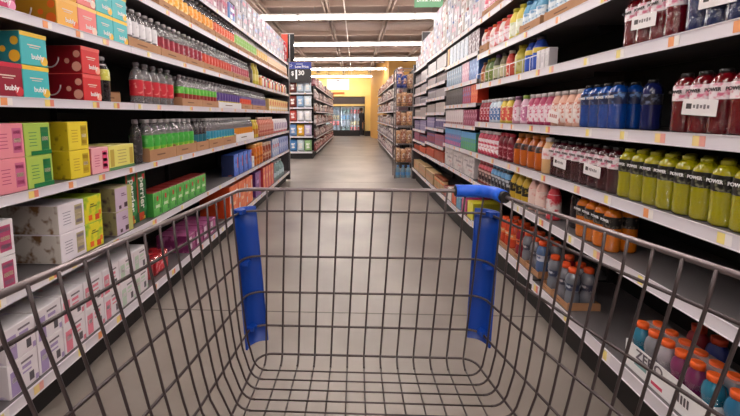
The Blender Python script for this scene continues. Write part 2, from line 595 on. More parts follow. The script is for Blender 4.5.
def gator_pack(cols, h=0.178, r=0.0297, n=6, rows=2):
    """twelve-pack in a printed sleeve > tray, bottles (> cap), film"""
    t = empty('sports_drink_case')
    w, d = n * 2 * r + 0.008, rows * 2 * r + 0.008
    mb = MB(); mb.cbox(-w / 2, w / 2, -0.004, d - 0.004, 0, 0.012, WHITE, 0.001)
    mb.box(-w / 2, w / 2, -0.004, -0.002, 0.012, 0.105, WHITE); mb.box(-w / 2, -w / 2 + 0.002, -0.002, d - 0.006, 0.012, 0.105, WHITE)
    mb.box(w / 2 - 0.002, w / 2, -0.002, d - 0.006, 0.012, 0.105, WHITE); mb.box(-w / 2, w / 2, d - 0.006, d - 0.004, 0.012, 0.105, WHITE)
    mb.decal(-0.02, 0.022, 0.05, 0.012, -0.004, P((206, 60, 96)))
    for q in range(4):
        mb.decal(0.07 + q * 0.012, 0.05, 0.007, 0.03, -0.004, P((84, 76, 84)))
    mb.decal(-0.1, 0.04, 0.06, 0.014, -0.004, P((120, 160, 160)))
    s = mb.obj('sleeve', t); kid(t, s)
    letter(s, 'ZERO', 0.05, P((96, 88, 98)), (-0.06, -0.0056, 0.078))
    for j in range(rows):
        for i in range(n):
            bm = body_mb('gator', h, r, cols[i % len(cols)], seg=12)
            b = bm.obj('bottle', t); b.location = ((i - (n - 1) / 2) * 2 * r, r + j * 2 * r, 0.0125); kid(t, b)
            kid(b, cap_mb('gator', h, r, P((240, 100, 38)), 12).obj('cap', b))
    mb = MB()                                               # cloudy film over the rear rank, a thin sheet round the front
    hw = w / 2 - 0.004
    mb.prism([(-hw, 2 * r + 0.004), (hw, 2 * r + 0.004), (hw + 0.002, 3 * r), (hw, d - 0.008), (-hw, d - 0.008), (-hw - 0.002, 3 * r)], 0.106, h * 1.01, mat((226, 218, 222), 0.25, coat=0.6, alpha=0.42), smooth=False)
    kid(t, mb.obj('cloudy_film', t))
    mb = MB(); mb.prism(scallop(n, r, 1, 0.0008), 0.106, h * 0.7, film_mat(0.12), smooth=True, caps=False); kid(t, mb.obj('shrink_film', t))
    return t
def shrink_block(name, w, h, d, front, side, top, decals=(), lumps=3):
    """soft shrink-wrapped block with lumps where the rolls or bottles press"""
    mb = MB()
    n = lumps * 6
    out = []
    for i in range(n + 1):
        u = i / n
        out.append((-w / 2 + w * u, 0.010 - 0.010 * abs(math.sin(PI * u * lumps)) ** 0.5))
    out += [(w / 2, d), (-w / 2, d)]
    mb.prism(out, 0, h * 0.94, front, smooth=False)
    mb.cbox(-w / 2 + 0.006, w / 2 - 0.006, 0.012, d - 0.006, h * 0.94, h, top, 0.004)
    for cx, cz, dw, dh, c in decals:
        mb.decal(cx * w, cz * h, dw * w, dh * h, -0.0002, P(c))
    return mb.obj(name)
def pouch(name, w, h, d, front, dec=()):
    """pillow bag standing on its base: full belly, flat crimped top"""
    mb = MB()
    k = mb.m(front)
    nx, nz = 8, 7
    def belly(u, v):
        return (1 - abs(2 * u - 1) ** 3) * (math.sin(PI * min(1, 0.14 + v * 0.86)) ** 0.7)
    idx = {}
    for sgn in (-1, 1):
        for i in range(nx + 1):
            for j in range(nz + 1):
                u, v = i / nx, j / nz
                x = (u - 0.5) * w * (1 - 0.06 * math.sin(PI * v))
                idx[sgn, i, j] = len(mb.v)
                mb.v.append((x, d / 2 + sgn * (0.002 + belly(u, v) * d / 2), v * h))
    k2 = [mb.m(c) for c in dec] or [k]
    for sgn in (-1, 1):
        for i in range(nx):
            for j in range(nz):
                q = [idx[sgn, i, j], idx[sgn, i + 1, j], idx[sgn, i + 1, j + 1], idx[sgn, i, j + 1]]
                kk = k2[0] if (2 <= j <= 4 and 2 <= i <= 5 and dec) else (k2[-1] if j == 0 and dec else k)
                mb.face(q if sgn < 0 else q[::-1], kk, True)
    for i in range(nx):
        for j in (0, nz):
            mb.face([idx[-1, i, j], idx[-1, i + 1, j], idx[1, i + 1, j], idx[1, i, j]], k)
    for j in range(nz):
        for i in (0, nx):
            mb.face([idx[-1, i, j], idx[1, i, j], idx[1, i, j + 1], idx[-1, i, j + 1]], k)
    return mb.obj(name)

# ------------------------------------------------------------------ placing on shelves
LEFTS = {'U': 2.113, 'T': 1.866, 'A': 1.565, 'B': 1.262, 'C': 0.920, 'D': 0.576, 'E': 0.184}
RIGHTS = {'Q': 2.006, 'R': 1.712, 'S': 1.462, 'V': 1.140, 'W': 0.868, 'X': 0.615, 'Z': 0.222, 'Y': 0.252}
ZZ = {'L': LEFTS, 'R': RIGHTS}
def front_y(o):
    return min((v.co.y for v in o.data.vertices), default=0.0) if o.type == 'MESH' else 0.0
def spot(side, y, z, inset=0.018):
    x = XL - inset if side == 'L' else XR + inset
    return (x, y, z + 0.0012)
USED = {}
def width(o):
    if o.name.startswith(('logo', 'lettering')) or o.type != 'MESH' or not o.data.vertices:
        return 0.0
    xs = [v.co.x for v in o.data.vertices]
    return max(xs) - min(xs)
def put(o, side, y, z, inset=0.018, turn=0.0):
    """first call moves the prototype itself, later calls a copy"""
    if USED.get(o.name):
        c = dup(o)
    else:
        USED[o.name] = True
        c = o
    c.location = spot(side, y, z, inset)
    c.rotation_euler = (0, 0, ROT[side] + turn)
    return c
def row(side, z, ya, yb, n, proto, desc, where, cat, group, inset=0.018, back=0, pitch=0.075, lift=0.0, jitter=0.0, order=0):
    """n things side by side from ya to yb, their labels counted from the cart's end"""
    out = []
    ya, yb = min(ya, yb), max(ya, yb)
    yb = min(yb, 6.945 if side == 'L' else 7.1)
    first = proto[0] if isinstance(proto, (list, tuple)) else proto
    wid = max(width(q) for q in [first] + KIDS.get(first.name, []))
    inset = inset - min(front_y(q) for q in [first] + KIDS.get(first.name, []))
    n = min(n, max(1, int((yb - ya + 0.002) / (wid + 0.0008))))
    for i in range(n):
        y = ya + (yb - ya) * (i + 0.5) / n
        pr_ = proto[i % len(proto)] if isinstance(proto, (list, tuple)) else proto
        for b in range(back + 1):
            o = put(pr_, side, y, z + lift, inset + b * pitch, random.uniform(-jitter, jitter))
            if n == 1 and not order:
                lab = '%s, %s' % (desc, where)
            else:
                lab = '%s %s from the cart%s, %s' % (ordinal(i + order), desc, ', rear rank' if b else '', where)
            tag(o, lab, cat, group)
            out.append(o)
    return out
def trays(side, z, edges, where, desc='open brown cardboard tray holding bottles', m=None, d=0.155, h=0.055, inset=0.014):
    for i, (a, b) in enumerate(sorted(edges, key=min)):
        o = tray_mb(abs(b - a) - 0.004, d, h, m=m).obj('bottle_tray')
        o.location = spot(side, (a + b) / 2, z, inset)
        o.rotation_euler = (0, 0, ROT[side])
        tag(o, '%s %s from the cart, %s' % (ordinal(i), desc, where) if len(edges) > 1 else '%s, %s' % (desc, where), 'tray', 'cardboard bottle trays')

def crated(side, z, ya, yb, ntrays, proto, desc, where, cat, group, back=0, h=0.055, m=None, traydesc='brown cardboard tray'):
    """bottles standing in ntrays open trays that share the span; labels run on from the cart's end"""
    ya, yb = min(ya, yb), min(max(ya, yb), 6.945 if side == 'L' else 7.1)
    protos = proto if isinstance(proto, (list, tuple)) else [proto]
    wid = max(width(q) for p_ in protos for q in [p_] + KIDS.get(p_.name, []))
    rad = -min(front_y(q) for p_ in protos for q in [p_] + KIDS.get(p_.name, []))
    k = 0
    for t_ in range(ntrays):
        a, b = ya + (yb - ya) * t_ / ntrays, ya + (yb - ya) * (t_ + 1) / ntrays
        o = tray_mb(b - a - 0.004, 0.012 + 2 * rad * (1 + back) + 0.004 * back, h, m=m).obj('bottle_tray')
        o.location = spot(side, (a + b) / 2, z, 0.014)
        o.rotation_euler = (0, 0, ROT[side])
        tag(o, '%s%s under the %ss, %s' % (ordinal(t_) + ' ' if ntrays > 1 else '', traydesc, desc, where), 'tray', 'cardboard bottle trays')
        n = max(1, int((b - a - 0.0105) / (wid + 0.0006)))
        pitch = (b - a - 0.0105) / n
        for i in range(n):
            y = a + 0.00525 + pitch * (i + 0.5)
            for r_ in range(back + 1):
                c = put(protos[(k + r_) % len(protos)], side, y, z + 0.004, 0.014 + 0.0045 + rad + r_ * (2 * rad + 0.003))
                tag(c, '%s %s from the cart%s, %s' % (ordinal(k), desc, ', rear rank' if r_ else '', where), cat, group)
            k += 1

# ------------------------------------------------------------------ shelving: one bay is one thing
RAIL = mat((226, 220, 228), 0.35)
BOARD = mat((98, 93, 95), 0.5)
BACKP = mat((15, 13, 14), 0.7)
KICK = mat((30, 26, 27), 0.6)
TAGC = [((246, 222, 130), (238, 140, 120)), ((246, 226, 140), (242, 236, 236)), ((242, 160, 104), (246, 238, 234)), ((246, 220, 150), (240, 170, 160))]
TAGM = {}
def price_tag_mesh(i, rh):
    if (i, rh) not in TAGM:
        a, b = TAGC[i]
        mb = MB()
        mb.box(-0.022, 0.002, -0.0012, 0, -rh * 0.38, rh * 0.38, mat(a, 0.4)); mb.box(0.002, 0.022, -0.0012, 0, -rh * 0.38, rh * 0.38, mat(b, 0.4))
        TAGM[i, rh] = mb.mesh('price_tag')
    return TAGM[i, rh]
def bay(side, y0, w, levels, base, height, depth, label, x_front=None, rail_h=0.034, tag_gap=0.25, seed=1, end_panel=None, tags=True, underlip=True):
    """gondola bay > back_panel, uprights, base, shelves (> price_rail, price tags)"""
    rnd = random.Random(seed)
    if side == 'F':
        loc, rot = (x_front, y0, 0), 0.0
    else:
        xf = x_front if x_front is not None else (XL if side == 'L' else XR)
        loc, rot = (xf, y0 + w / 2, 0), ROT[side]
    t = empty('shelf_bay', loc, rot)
    hw = w / 2 - 0.001
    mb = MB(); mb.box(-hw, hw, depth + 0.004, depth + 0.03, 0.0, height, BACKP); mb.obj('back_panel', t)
    for sx in (-1, 1):
        mb = MB(); mb.box(sx * hw - (0.012 if sx > 0 else 0), sx * hw + (0.012 if sx < 0 else 0), depth - 0.03, depth + 0.003, 0, height, KICK); mb.obj('upright', t)
    mb = MB(); mb.box(-hw, hw, 0.07, depth, 0, base - 0.06, KICK); mb.obj('kick_base', t)
    for li, z in enumerate([base] + list(levels)):
        mb = MB()
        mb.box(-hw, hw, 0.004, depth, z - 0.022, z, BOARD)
        if li:
            for sx in (-1, 1):
                mb.prism([(sx * (hw - 0.004), 0.28), (sx * (hw - 0.004), depth), (sx * (hw - 0.008), depth), (sx * (hw - 0.008), 0.28)][::sx], z - 0.05, z - 0.023, KICK)
        s = mb.obj('shelf', t)
        rh = rail_h if li else rail_h * 1.25
        mb = MB()
        k = RAIL
        mb.box(-hw, hw, 0.0, 0.0035, z - rh, z + 0.003, k)
        mb.box(-hw, hw, -0.003, 0.0, z - rh, z - rh + 0.003, k); mb.box(-hw, hw, -0.003, 0.0, z, z + 0.003, k)
        mb.obj('price_rail', s)
        if tags:
            u = -hw + rnd.uniform(0.05, 0.2)
            while u < hw - 0.04:
                o = link('price_tag', price_tag_mesh(rnd.randrange(4), rh), s, (u, -0.0004, z + 0.0015 - rh / 2))
                u += rnd.uniform(0.6, 1.6) * tag_gap
    if end_panel:
        mb = MB(); mb.box(end_panel * (w / 2 + 0.001), end_panel * (w / 2 + 0.018), 0.0, depth + 0.03, 0.02, height, mat((86, 80, 84), 0.5))
        mb.box(end_panel * (w / 2 + 0.001), end_panel * (w / 2 + 0.03), -0.012, 0.02, 0.02, height, mat((150, 146, 148), 0.4, 0.5)); mb.obj('end_panel', t)
    return tag(t, label, 'shelf', 'aisle shelf bays')
LV = LEFTS
for k in range(-1, 5):
    y0 = 2.073 - 1.22 + 1.22 * k
    lv = [LV[c] for c in 'DCBAT'] + ([LV['U']] if k >= 1 else [])
    bay('L', y0, 1.22, lv, LV['E'], 2.2, 0.46, '%s steel shelf bay with white price rails from the cart, left side' % ORD[k + 1], seed=11 + k, end_panel=1 if k == 4 else None, tag_gap=0.19 if k == 0 else 0.3)
RV = RIGHTS
far_levels = {2: [0.622, 0.868, 1.098, 1.306, 1.514, 1.752, 2.006], 3: [0.612, 0.806, 1.024, 1.232, 1.424, 1.61, 1.775, 2.0], 4: [0.6, 0.765, 0.955, 1.17, 1.385, 1.56, 1.735, 1.98]}
for k in range(-1, 5):
    y0 = 2.235 - 1.22 + 1.22 * k
    if k < 2:
        lv = [RV[c] for c in 'XWVSR'] + [RV['Q']]
    else:
        lv = far_levels[k]
    bay('R', y0, 1.22, lv, RV['Z'] if k < 1 else (RV['Y'] if k == 1 else 0.235), 2.1, 0.46, '%s steel shelf bay with white price rails from the cart, right side' % ORD[k + 1], seed=31 + k, end_panel=-1 if k == 4 else None, rail_h=0.042 if k < 2 else 0.034, tag_gap=0.24)

# ------------------------------------------------------------------ left shelves, near to far
TS = {'U': 'above the top left shelf', 'T': 'top left shelf', 'A': 'second left shelf', 'B': 'third left shelf', 'C': 'fourth left shelf', 'D': 'fifth left shelf', 'E': 'bottom left shelf',
      'Q': 'top right shelf', 'R': 'second right shelf', 'S': 'third right shelf', 'V': 'fourth right shelf', 'W': 'fifth right shelf', 'X': 'sixth right shelf', 'Z': 'bottom right shelf'}
L_, R_ = LEFTS, RIGHTS
def stack(side, z, y, n, proto, h, desc, where, group, cat='carton', inset=0.018, turn=0.0, words=('lower', 'upper', 'topmost')):
    for i in range(n):
        o = put(proto, side, y, z + i * (h + 0.0012), inset, turn)
        lab = '%s %s, %s' % (words[i], desc, where) if n > 1 else '%s, %s' % (desc, where)
        tag(o, lab, cat, group)
SC = 'seltzer cartons on the left shelves'
# second shelf (A)
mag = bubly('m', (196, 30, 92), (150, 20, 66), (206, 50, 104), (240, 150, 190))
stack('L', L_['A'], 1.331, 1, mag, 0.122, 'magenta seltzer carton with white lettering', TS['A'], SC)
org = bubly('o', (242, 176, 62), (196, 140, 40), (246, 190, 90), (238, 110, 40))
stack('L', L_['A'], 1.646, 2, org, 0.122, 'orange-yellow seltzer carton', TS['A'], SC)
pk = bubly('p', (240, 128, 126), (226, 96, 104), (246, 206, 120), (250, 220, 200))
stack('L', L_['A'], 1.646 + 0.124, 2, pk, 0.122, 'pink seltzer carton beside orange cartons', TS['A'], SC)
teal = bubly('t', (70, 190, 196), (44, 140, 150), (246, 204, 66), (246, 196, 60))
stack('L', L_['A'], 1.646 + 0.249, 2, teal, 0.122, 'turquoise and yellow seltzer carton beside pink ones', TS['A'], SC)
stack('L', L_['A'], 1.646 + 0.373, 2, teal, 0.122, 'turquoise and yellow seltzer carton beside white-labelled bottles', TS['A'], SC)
# third shelf (B)
crim = bubly('c', (150, 22, 48), (104, 14, 34), (206, 40, 66), (220, 60, 70))
stack('L', L_['B'], 1.456 - 0.124, 1, crim, 0.122, 'crimson seltzer carton at the near end', TS['B'], SC)
stack('L', L_['B'], 1.456, 2, teal, 0.122, 'turquoise seltzer carton with yellow top', TS['B'], SC)
red = bubly('r', (222, 46, 48), (150, 22, 34), (236, 96, 92), (244, 170, 150))
stack('L', L_['B'], 1.772, 2, red, 0.122, 'red seltzer carton with white smile on its end', TS['B'], SC)
# fourth shelf (C)
pinkc = fruit_carton('pk', (238, 148, 160), (206, 60, 80), (190, 70, 120), (214, 110, 150))
stack('L', L_['C'], 1.314, 2, pinkc, 0.124, 'pink carton with a can picture', TS['C'], SC)
grn = fruit_carton('gn', (176, 206, 90), (120, 160, 60), (70, 140, 80), (36, 130, 74), foot=(20, 120, 66))
stack('L', L_['C'], 1.439, 2, grn, 0.124, 'pale green carton with dark green foot', TS['C'], SC)
yel = fruit_carton('yl', (242, 218, 60), (188, 160, 30), (190, 150, 30), (206, 176, 40), sideprint=printed((206, 178, 34), (84, 58, 22), 22, 0.6))
stack('L', L_['C'], 1.658, 2, yel, 0.124, 'bright yellow carton with brown leaf print', TS['C'], SC)
pinks = fruit_carton('ps', (246, 176, 186), (220, 120, 140), (200, 60, 110), (226, 80, 120))
stack('L', L_['C'], 1.793, 1, pinks, 0.124, 'single pale pink carton beside yellow stack', TS['C'], SC)
pale = carton('seltzer_carton', 0.215, 0.124, 0.2, P((232, 222, 120)), P((200, 190, 90)), P((236, 228, 140)), [(-0.38, 0.5, 0.14, 0.7, (196, 168, 70)), (0.38, 0.5, 0.14, 0.7, (196, 168, 70)), (0, 0.06, 1, 0.12, (90, 140, 90))] + [(0, 0.78 - 0.13 * i, 0.36 - 0.06 * (i % 2), 0.03, (176, 160, 90)) for i in range(5)])
stack('L', L_['C'], 1.965, 1, pale, 0.124, 'long pale yellow carton with green foot', TS['C'], SC)
# fifth shelf (D)
whb = fruit_carton('wb', (236, 230, 234), (196, 188, 194), (150, 130, 150), (190, 80, 120), w=0.15, h=0.128)
stack('L', L_['D'], 1.223, 2, whb, 0.128, 'white carton with magenta can picture', TS['D'], SC)
flor = printed((206, 198, 190), (120, 84, 50), 20, 0.58)
whf = fruit_carton('wf', (238, 230, 238), (210, 200, 200), (150, 140, 160), (190, 176, 140), w=0.15, h=0.124, sideprint=flor)
stack('L', L_['D'], 1.582, 2, whf, 0.124, 'white carton with brown floral end', TS['D'], SC)
yg = carton('seltzer_carton', 0.118, 0.124, 0.2, printed((232, 222, 50), (150, 190, 50), 16, 0.55), P((150, 170, 40)), P((170, 200, 50)), [(-0.2, 0.2, 0.2, 0.2, (238, 110, 40)), (0.2, 0.16, 0.24, 0.22, (226, 74, 40)), (0.36, 0.3, 0.14, 0.18, (240, 130, 50)), (0, 0.6, 0.4, 0.05, (110, 120, 40)), (-0.06, 0.68, 0.2, 0.05, (110, 120, 40))])
stack('L', L_['D'], 1.718, 2, yg, 0.124, 'lemon and lime coloured carton with orange fruit print', TS['D'], SC)
lil = carton('seltzer_carton', 0.14, 0.124, 0.2, P((206, 184, 206)), printed((150, 140, 100), (84, 60, 70), 20, 0.56), P((200, 190, 150)), [(0.36, 0.5, 0.28, 0.98, (196, 196, 110)), (0.1, 0.2, 0.2, 0.2, (70, 44, 60)), (-0.25, 0.16, 0.14, 0.14, (80, 50, 66)), (0, 0.62, 0.3, 0.04, (130, 90, 130)), (-0.05, 0.7, 0.2, 0.05, (130, 90, 130))])
stack('L', L_['D'], 1.956, 2, lil, 0.124, 'lilac carton with dark fruit and olive edge', TS['D'], SC)
def tall_green():
    o = carton('sparkling_water_carton', 0.098, 0.292, 0.2, printed((24, 96, 54), (70, 160, 90), 9, 0.52), P((14, 62, 36)), P((24, 84, 50)), [(-0.42, 0.6, 0.14, 0.8, (176, 60, 36)), (-0.1, 0.1, 0.5, 0.16, (206, 70, 40)), (0.1, 0.06, 0.3, 0.06, (236, 214, 90))])
    letter(o, 'perrier', 0.066, P((246, 246, 240)), (0.006, -0.0012, 0.168), roll=PI / 2)
    mb = MB(); mb.decal(0.024, 0.262, 0.026, 0.03, 0, P((230, 70, 70))); kid(o, mb.obj('berry_print', o))
    return o
tg = tall_green()
row('L', L_['D'], 2.034, 2.240, 2, tg, 'tall dark green carton with upright white lettering', TS['D'], 'carton', 'tall green cartons')
gc = carton('sparkling_water_carton', 0.097, 0.15, 0.12, printed((84, 176, 78), (124, 206, 104), 14, 0.5), P((60, 140, 60)), P((130, 40, 36)), [(0.0, 0.72, 0.2, 0.2, (206, 50, 50)), (0, 0.4, 0.5, 0.12, (216, 236, 200)), (0.3, 0.2, 0.2, 0.2, (50, 130, 60)), (-0.34, 0.6, 0.1, 0.5, (50, 140, 64))])
row('L', L_['D'], 2.246, 3.072, 8, gc, 'small bright green carton with red top', TS['D'], 'carton', 'small green cartons')
# bottom shelf (E)
def white_case(ink, w=0.127, h=0.13):
    dec = [(-0.3, 0.4, 0.28, 0.7, ink), (-0.3, 0.5, 0.2, 0.16, (240, 232, 236)), (0.12, 0.82, 0.4, 0.06, (120, 110, 120)), (0.1, 0.66, 0.3, 0.1, ink), (0.1, 0.5, 0.3, 0.05, ink), (0.24, 0.26, 0.16, 0.26, (90, 84, 92)), (0.42, 0.12, 0.1, 0.16, ink)]
    o = carton('seltzer_carton', w, h, 0.26, P((232, 224, 230)), printed((222, 212, 218), ink, 16, 0.62), printed((230, 224, 228), ink, 12, 0.66), dec)
    return o
wl, wp, wg = white_case((170, 150, 196)), white_case((226, 130, 150)), white_case((196, 214, 196))
ye = 1.22
names = [(wl, 'white and lilac carton'), (wl, 'white and lilac carton'), (wp, 'white and pink carton'), (wp, 'white and pink carton'), (wp, 'white and pink carton'), (wg, 'white and pale green carton'), (wg, 'white and pale green carton')]
seen = {}
for i, (pr_, d) in enumerate(names):
    y = ye + 0.132 * (i + 0.5)
    q = seen.get(d, 0); seen[d] = q + 1
    stack('L', L_['E'], y, 2, pr_, 0.13, '%s from the cart' % (ordinal(q) + ' ' + d), TS['E'], SC)
rp = empty('can_pack')
for j in range(2):
    for i in range(4):
        for l in range(1):
            c = body_mb('can', 0.122, 0.031, P((206, 40, 52)), seg=10).obj('can', rp); c.location = ((i - 1.5) * 0.063, 0.032 + j * 0.063, 0.001 + l * 0.124); kid(rp, c)
mb = MB(); mb.prism(scallop(4, 0.0315, 2, 0.001), 0.001, 0.124, film_mat(0.16), smooth=True); kid(rp, mb.obj('shrink_wrap', rp))
mb = MB(); mb.box(-0.06, 0.06, -0.003, -0.001, 0.02, 0.1, printed((214, 40, 54), (244, 190, 196), 40, 0.6)); kid(rp, mb.obj('label', rp))
row('L', L_['E'], 2.177, 2.516, 2, rp, 'red shrink-wrapped pack of cans', TS['E'], 'can pack', 'red can packs')
pc = carton('soda_carton', 0.125, 0.13, 0.24, P((150, 60, 116)), printed((120, 40, 90), (190, 110, 160), 20, 0.56), P((176, 90, 140)), [(-0.22, 0.5, 0.4, 0.7, (226, 206, 220)), (0.25, 0.6, 0.3, 0.4, (196, 100, 160)), (-0.22, 0.5, 0.3, 0.1, (110, 60, 100))])
row('L', L_['E'], 2.691, 3.261, 4, pc, 'purple carton with pale label panel', TS['E'], 'carton', 'purple cartons')
oc = carton('soda_carton', 0.27, 0.31, 0.3, printed((238, 110, 60), (246, 150, 96), 16, 0.55), P((206, 70, 30)), P((226, 100, 60)), [(-0.36, 0.62, 0.2, 0.3, (200, 196, 206)), (0.36, 0.7, 0.14, 0.3, (246, 220, 206)), (0.05, 0.4, 0.3, 0.1, (250, 196, 150)), (-0.36, 0.2, 0.16, 0.2, (226, 210, 206))])
row('L', L_['E'], 3.640, 4.489, 4, oc, 'large orange carton with white print', TS['E'], 'carton', 'large orange cartons')
pu = carton('soda_carton', 0.26, 0.305, 0.3, printed((104, 50, 130), (140, 84, 160), 14, 0.5), P((80, 36, 100)), P((110, 60, 140)), [(0.3, 0.5, 0.2, 0.8, (190, 60, 110)), (-0.1, 0.6, 0.4, 0.14, (196, 150, 206))])
row('L', L_['E'], 4.512, 4.990, 2, pu, 'large purple carton', TS['E'], 'carton', 'large purple cartons')
po = carton('soda_carton', 0.15, 0.31, 0.3, printed((236, 110, 96), (246, 160, 90), 12, 0.5), P((200, 60, 70)), P((226, 90, 80)), [(0.3, 0.5, 0.3, 1.0, (206, 50, 84)), (-0.2, 0.6, 0.3, 0.2, (250, 206, 170))])
row('L', L_['E'], 5.017, 5.681, 4, po, 'coral and orange tall carton', TS['E'], 'carton', 'coral cartons')
jugm = mat((176, 206, 206), 0.15, trans=0.35)
jw = bottle('water_jug', 'jug', 0.28, 0.085, jugm, P((226, 236, 240)), P((190, 214, 220)), (0.2, 0.45), seg=10)
row('L', L_['E'], 5.754, 6.588, 4, jw, 'clear bluish water jug', TS['E'], 'jug', 'water jugs')

# bottles of sparkling water in trays
GREYCAP = mat((196, 190, 194), 0.35)
DARKCAP = mat((120, 112, 116), 0.4)
def sparkling(lab, low=None, h=0.215, r=0.0335, zone=(0.14, 0.52), cap=GREYCAP, body=CLEAR, lab2=None):
    return bottle('sparkling_water_bottle', 'soda', h, r, body, cap, lab, zone, lab2, (zone[1], zone[1] + 0.05) if lab2 else None)
wlab = printed((226, 222, 226), (150, 150, 158), 50, 0.62)
bw = sparkling(wlab, zone=(0.3, 0.68))
GB = 'sparkling water bottles on the left shelves'
LIFT = 0.004
crated('L', L_['A'], 2.076, 2.425, 1, bw, 'clear water bottle with white label', TS['A'], 'bottle', GB, 1)
br = sparkling(printed((140, 14, 40), (186, 40, 66), 40, 0.55), zone=(0.12, 0.56))
crated('L', L_['A'], 2.429, 2.797, 1, br, 'dark red cranberry water bottle', TS['A'], 'bottle', GB, 1)
brw = sparkling(printed((150, 20, 46), (216, 170, 180), 40, 0.6), zone=(0.12, 0.6))
crated('L', L_['A'], 2.797, 3.128, 1, brw, 'red water bottle with white flecked label', TS['A'], 'bottle', GB, 1)
bo = sparkling(printed((206, 60, 36), (230, 120, 90), 40, 0.58), zone=(0.12, 0.58))
crated('L', L_['A'], 3.128, 3.851, 2, bo, 'orange-red water bottle', TS['A'], 'bottle', GB, 0)
bm_ = sparkling(printed((176, 40, 60), (226, 170, 176), 40, 0.55), zone=(0.12, 0.6))
crated('L', L_['A'], 3.867, 4.467, 2, bm_, 'rose water bottle with pale label', TS['A'], 'bottle', GB, 0)
by = far_bottle('juice_bottle', 'juice', 0.26, 0.045, P((206, 190, 60)), P((226, 206, 90)), P((226, 214, 120)), (0.2, 0.5))
row('L', L_['A'], 4.688, 4.931, 3, by, 'tall yellow juice bottle', TS['A'], 'bottle', 'yellow juice bottles')
bd = far_bottle('juice_bottle', 'juice', 0.24, 0.04, P((70, 56, 50)), P((60, 52, 50)), P((110, 90, 70)), (0.2, 0.5))
row('L', L_['A'], 4.518, 4.665, 2, bd, 'brown juice bottle beside yellow ones', TS['A'], 'bottle', 'brown juice bottles')
jm = [far_bottle('jar', 'jar', 0.15, 0.05, P(c), P(k), P(l), (0.15, 0.6)) for c, k, l in (((226, 150, 70), (236, 226, 210), (238, 180, 90)), ((236, 232, 228), (200, 60, 60), (226, 220, 216)), ((150, 40, 50), (236, 230, 226), (206, 90, 90)), ((230, 226, 220), (90, 110, 80), (190, 206, 180)), ((60, 50, 60), (220, 60, 90), (206, 60, 80)))]
row('L', L_['A'], 5.063, 6.954, 26, jm, 'small mixed-colour jar', TS['A'], 'jar', 'small jars at the far end', 0.03)

# third shelf bottles
bk = bottle('soda_bottle', 'soda', 0.222, 0.037, mat((40, 34, 36), 0.12, trans=0.2, coat=0.5), mat((170, 166, 170), 0.3), printed((206, 200, 76), (226, 226, 150), 50, 0.6), (0.48, 0.72), P((190, 184, 186)), (0.8, 0.84))
row('L', L_['B'], 1.840, 1.949, 1, bk, 'dark soda bottle with yellow-green label beside red cartons', TS['B'], 'bottle', 'dark soda bottle')
blr = sparkling(printed((206, 40, 56), (244, 170, 160), 30, 0.66), h=0.235, r=0.0375, zone=(0.2, 0.58), cap=mat((100, 92, 96), 0.4))
row('L', L_['B'], 2.159, 2.618, 5, blr, 'clear bottle with red strawberry label', TS['B'], 'bottle', GB, 0.02, 0)
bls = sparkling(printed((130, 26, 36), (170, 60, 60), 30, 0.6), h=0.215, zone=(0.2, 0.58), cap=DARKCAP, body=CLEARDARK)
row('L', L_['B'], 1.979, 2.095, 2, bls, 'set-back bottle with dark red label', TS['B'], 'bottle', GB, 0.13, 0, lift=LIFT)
trays('L', L_['B'], [(1.974, 2.100)], TS['B'], 'short brown tray under set-back red-label bottles', inset=0.09)
bgr = bottle('sparkling_water_bottle', 'soda', 0.215, 0.0335, CLEAR, DARKCAP, printed((96, 186, 66), (150, 214, 110), 30, 0.6), (0.40, 0.62), P((150, 44, 40)), (0.16, 0.40))
crated('L', L_['B'], 2.694, 3.416, 2, bgr, 'bottle with green over dark red label', TS['B'], 'bottle', GB, 1)
bp_ = bottle('sparkling_water_bottle', 'soda', 0.215, 0.0335, CLEAR, DARKCAP, printed((90, 66, 140), (140, 120, 180), 30, 0.6), (0.30, 0.62), P((214, 200, 90)), (0.16, 0.28), seg=9)
crated('L', L_['B'], 3.429, 4.107, 1, bp_, 'bottle with purple and yellow label', TS['B'], 'bottle', GB, 0, m=WHITE, traydesc='white tray')
bro = bottle('sparkling_water_bottle', 'soda', 0.215, 0.0335, CLEAR, DARKCAP, printed((222, 84, 60), (236, 140, 110), 30, 0.6), (0.2, 0.5), P((110, 100, 150)), (0.5, 0.62), seg=9)
crated('L', L_['B'], 4.125, 4.546, 1, bro, 'bottle with coral label', TS['B'], 'bottle', GB, 0)
bpp = bottle('sparkling_water_bottle', 'soda', 0.215, 0.0335, CLEAR, DARKCAP, printed((100, 90, 150), (150, 140, 176), 30, 0.6), (0.16, 0.62), seg=8)
crated('L', L_['B'], 4.568, 5.260, 1, bpp, 'bottle with greyish violet label', TS['B'], 'bottle', GB, 0)
snk = carton('snack_carton', 0.16, 0.17, 0.2, printed((238, 214, 150), (220, 150, 80), 18, 0.55), P((226, 190, 130)), P((240, 226, 190)), [(0, 0.25, 0.9, 0.2, (240, 236, 230)), (0.2, 0.62, 0.4, 0.3, (214, 90, 60))])
row('L', L_['B'], 5.444, 6.979, 11, snk, 'cream and orange carton', TS['B'], 'carton', 'cream cartons at the far end')

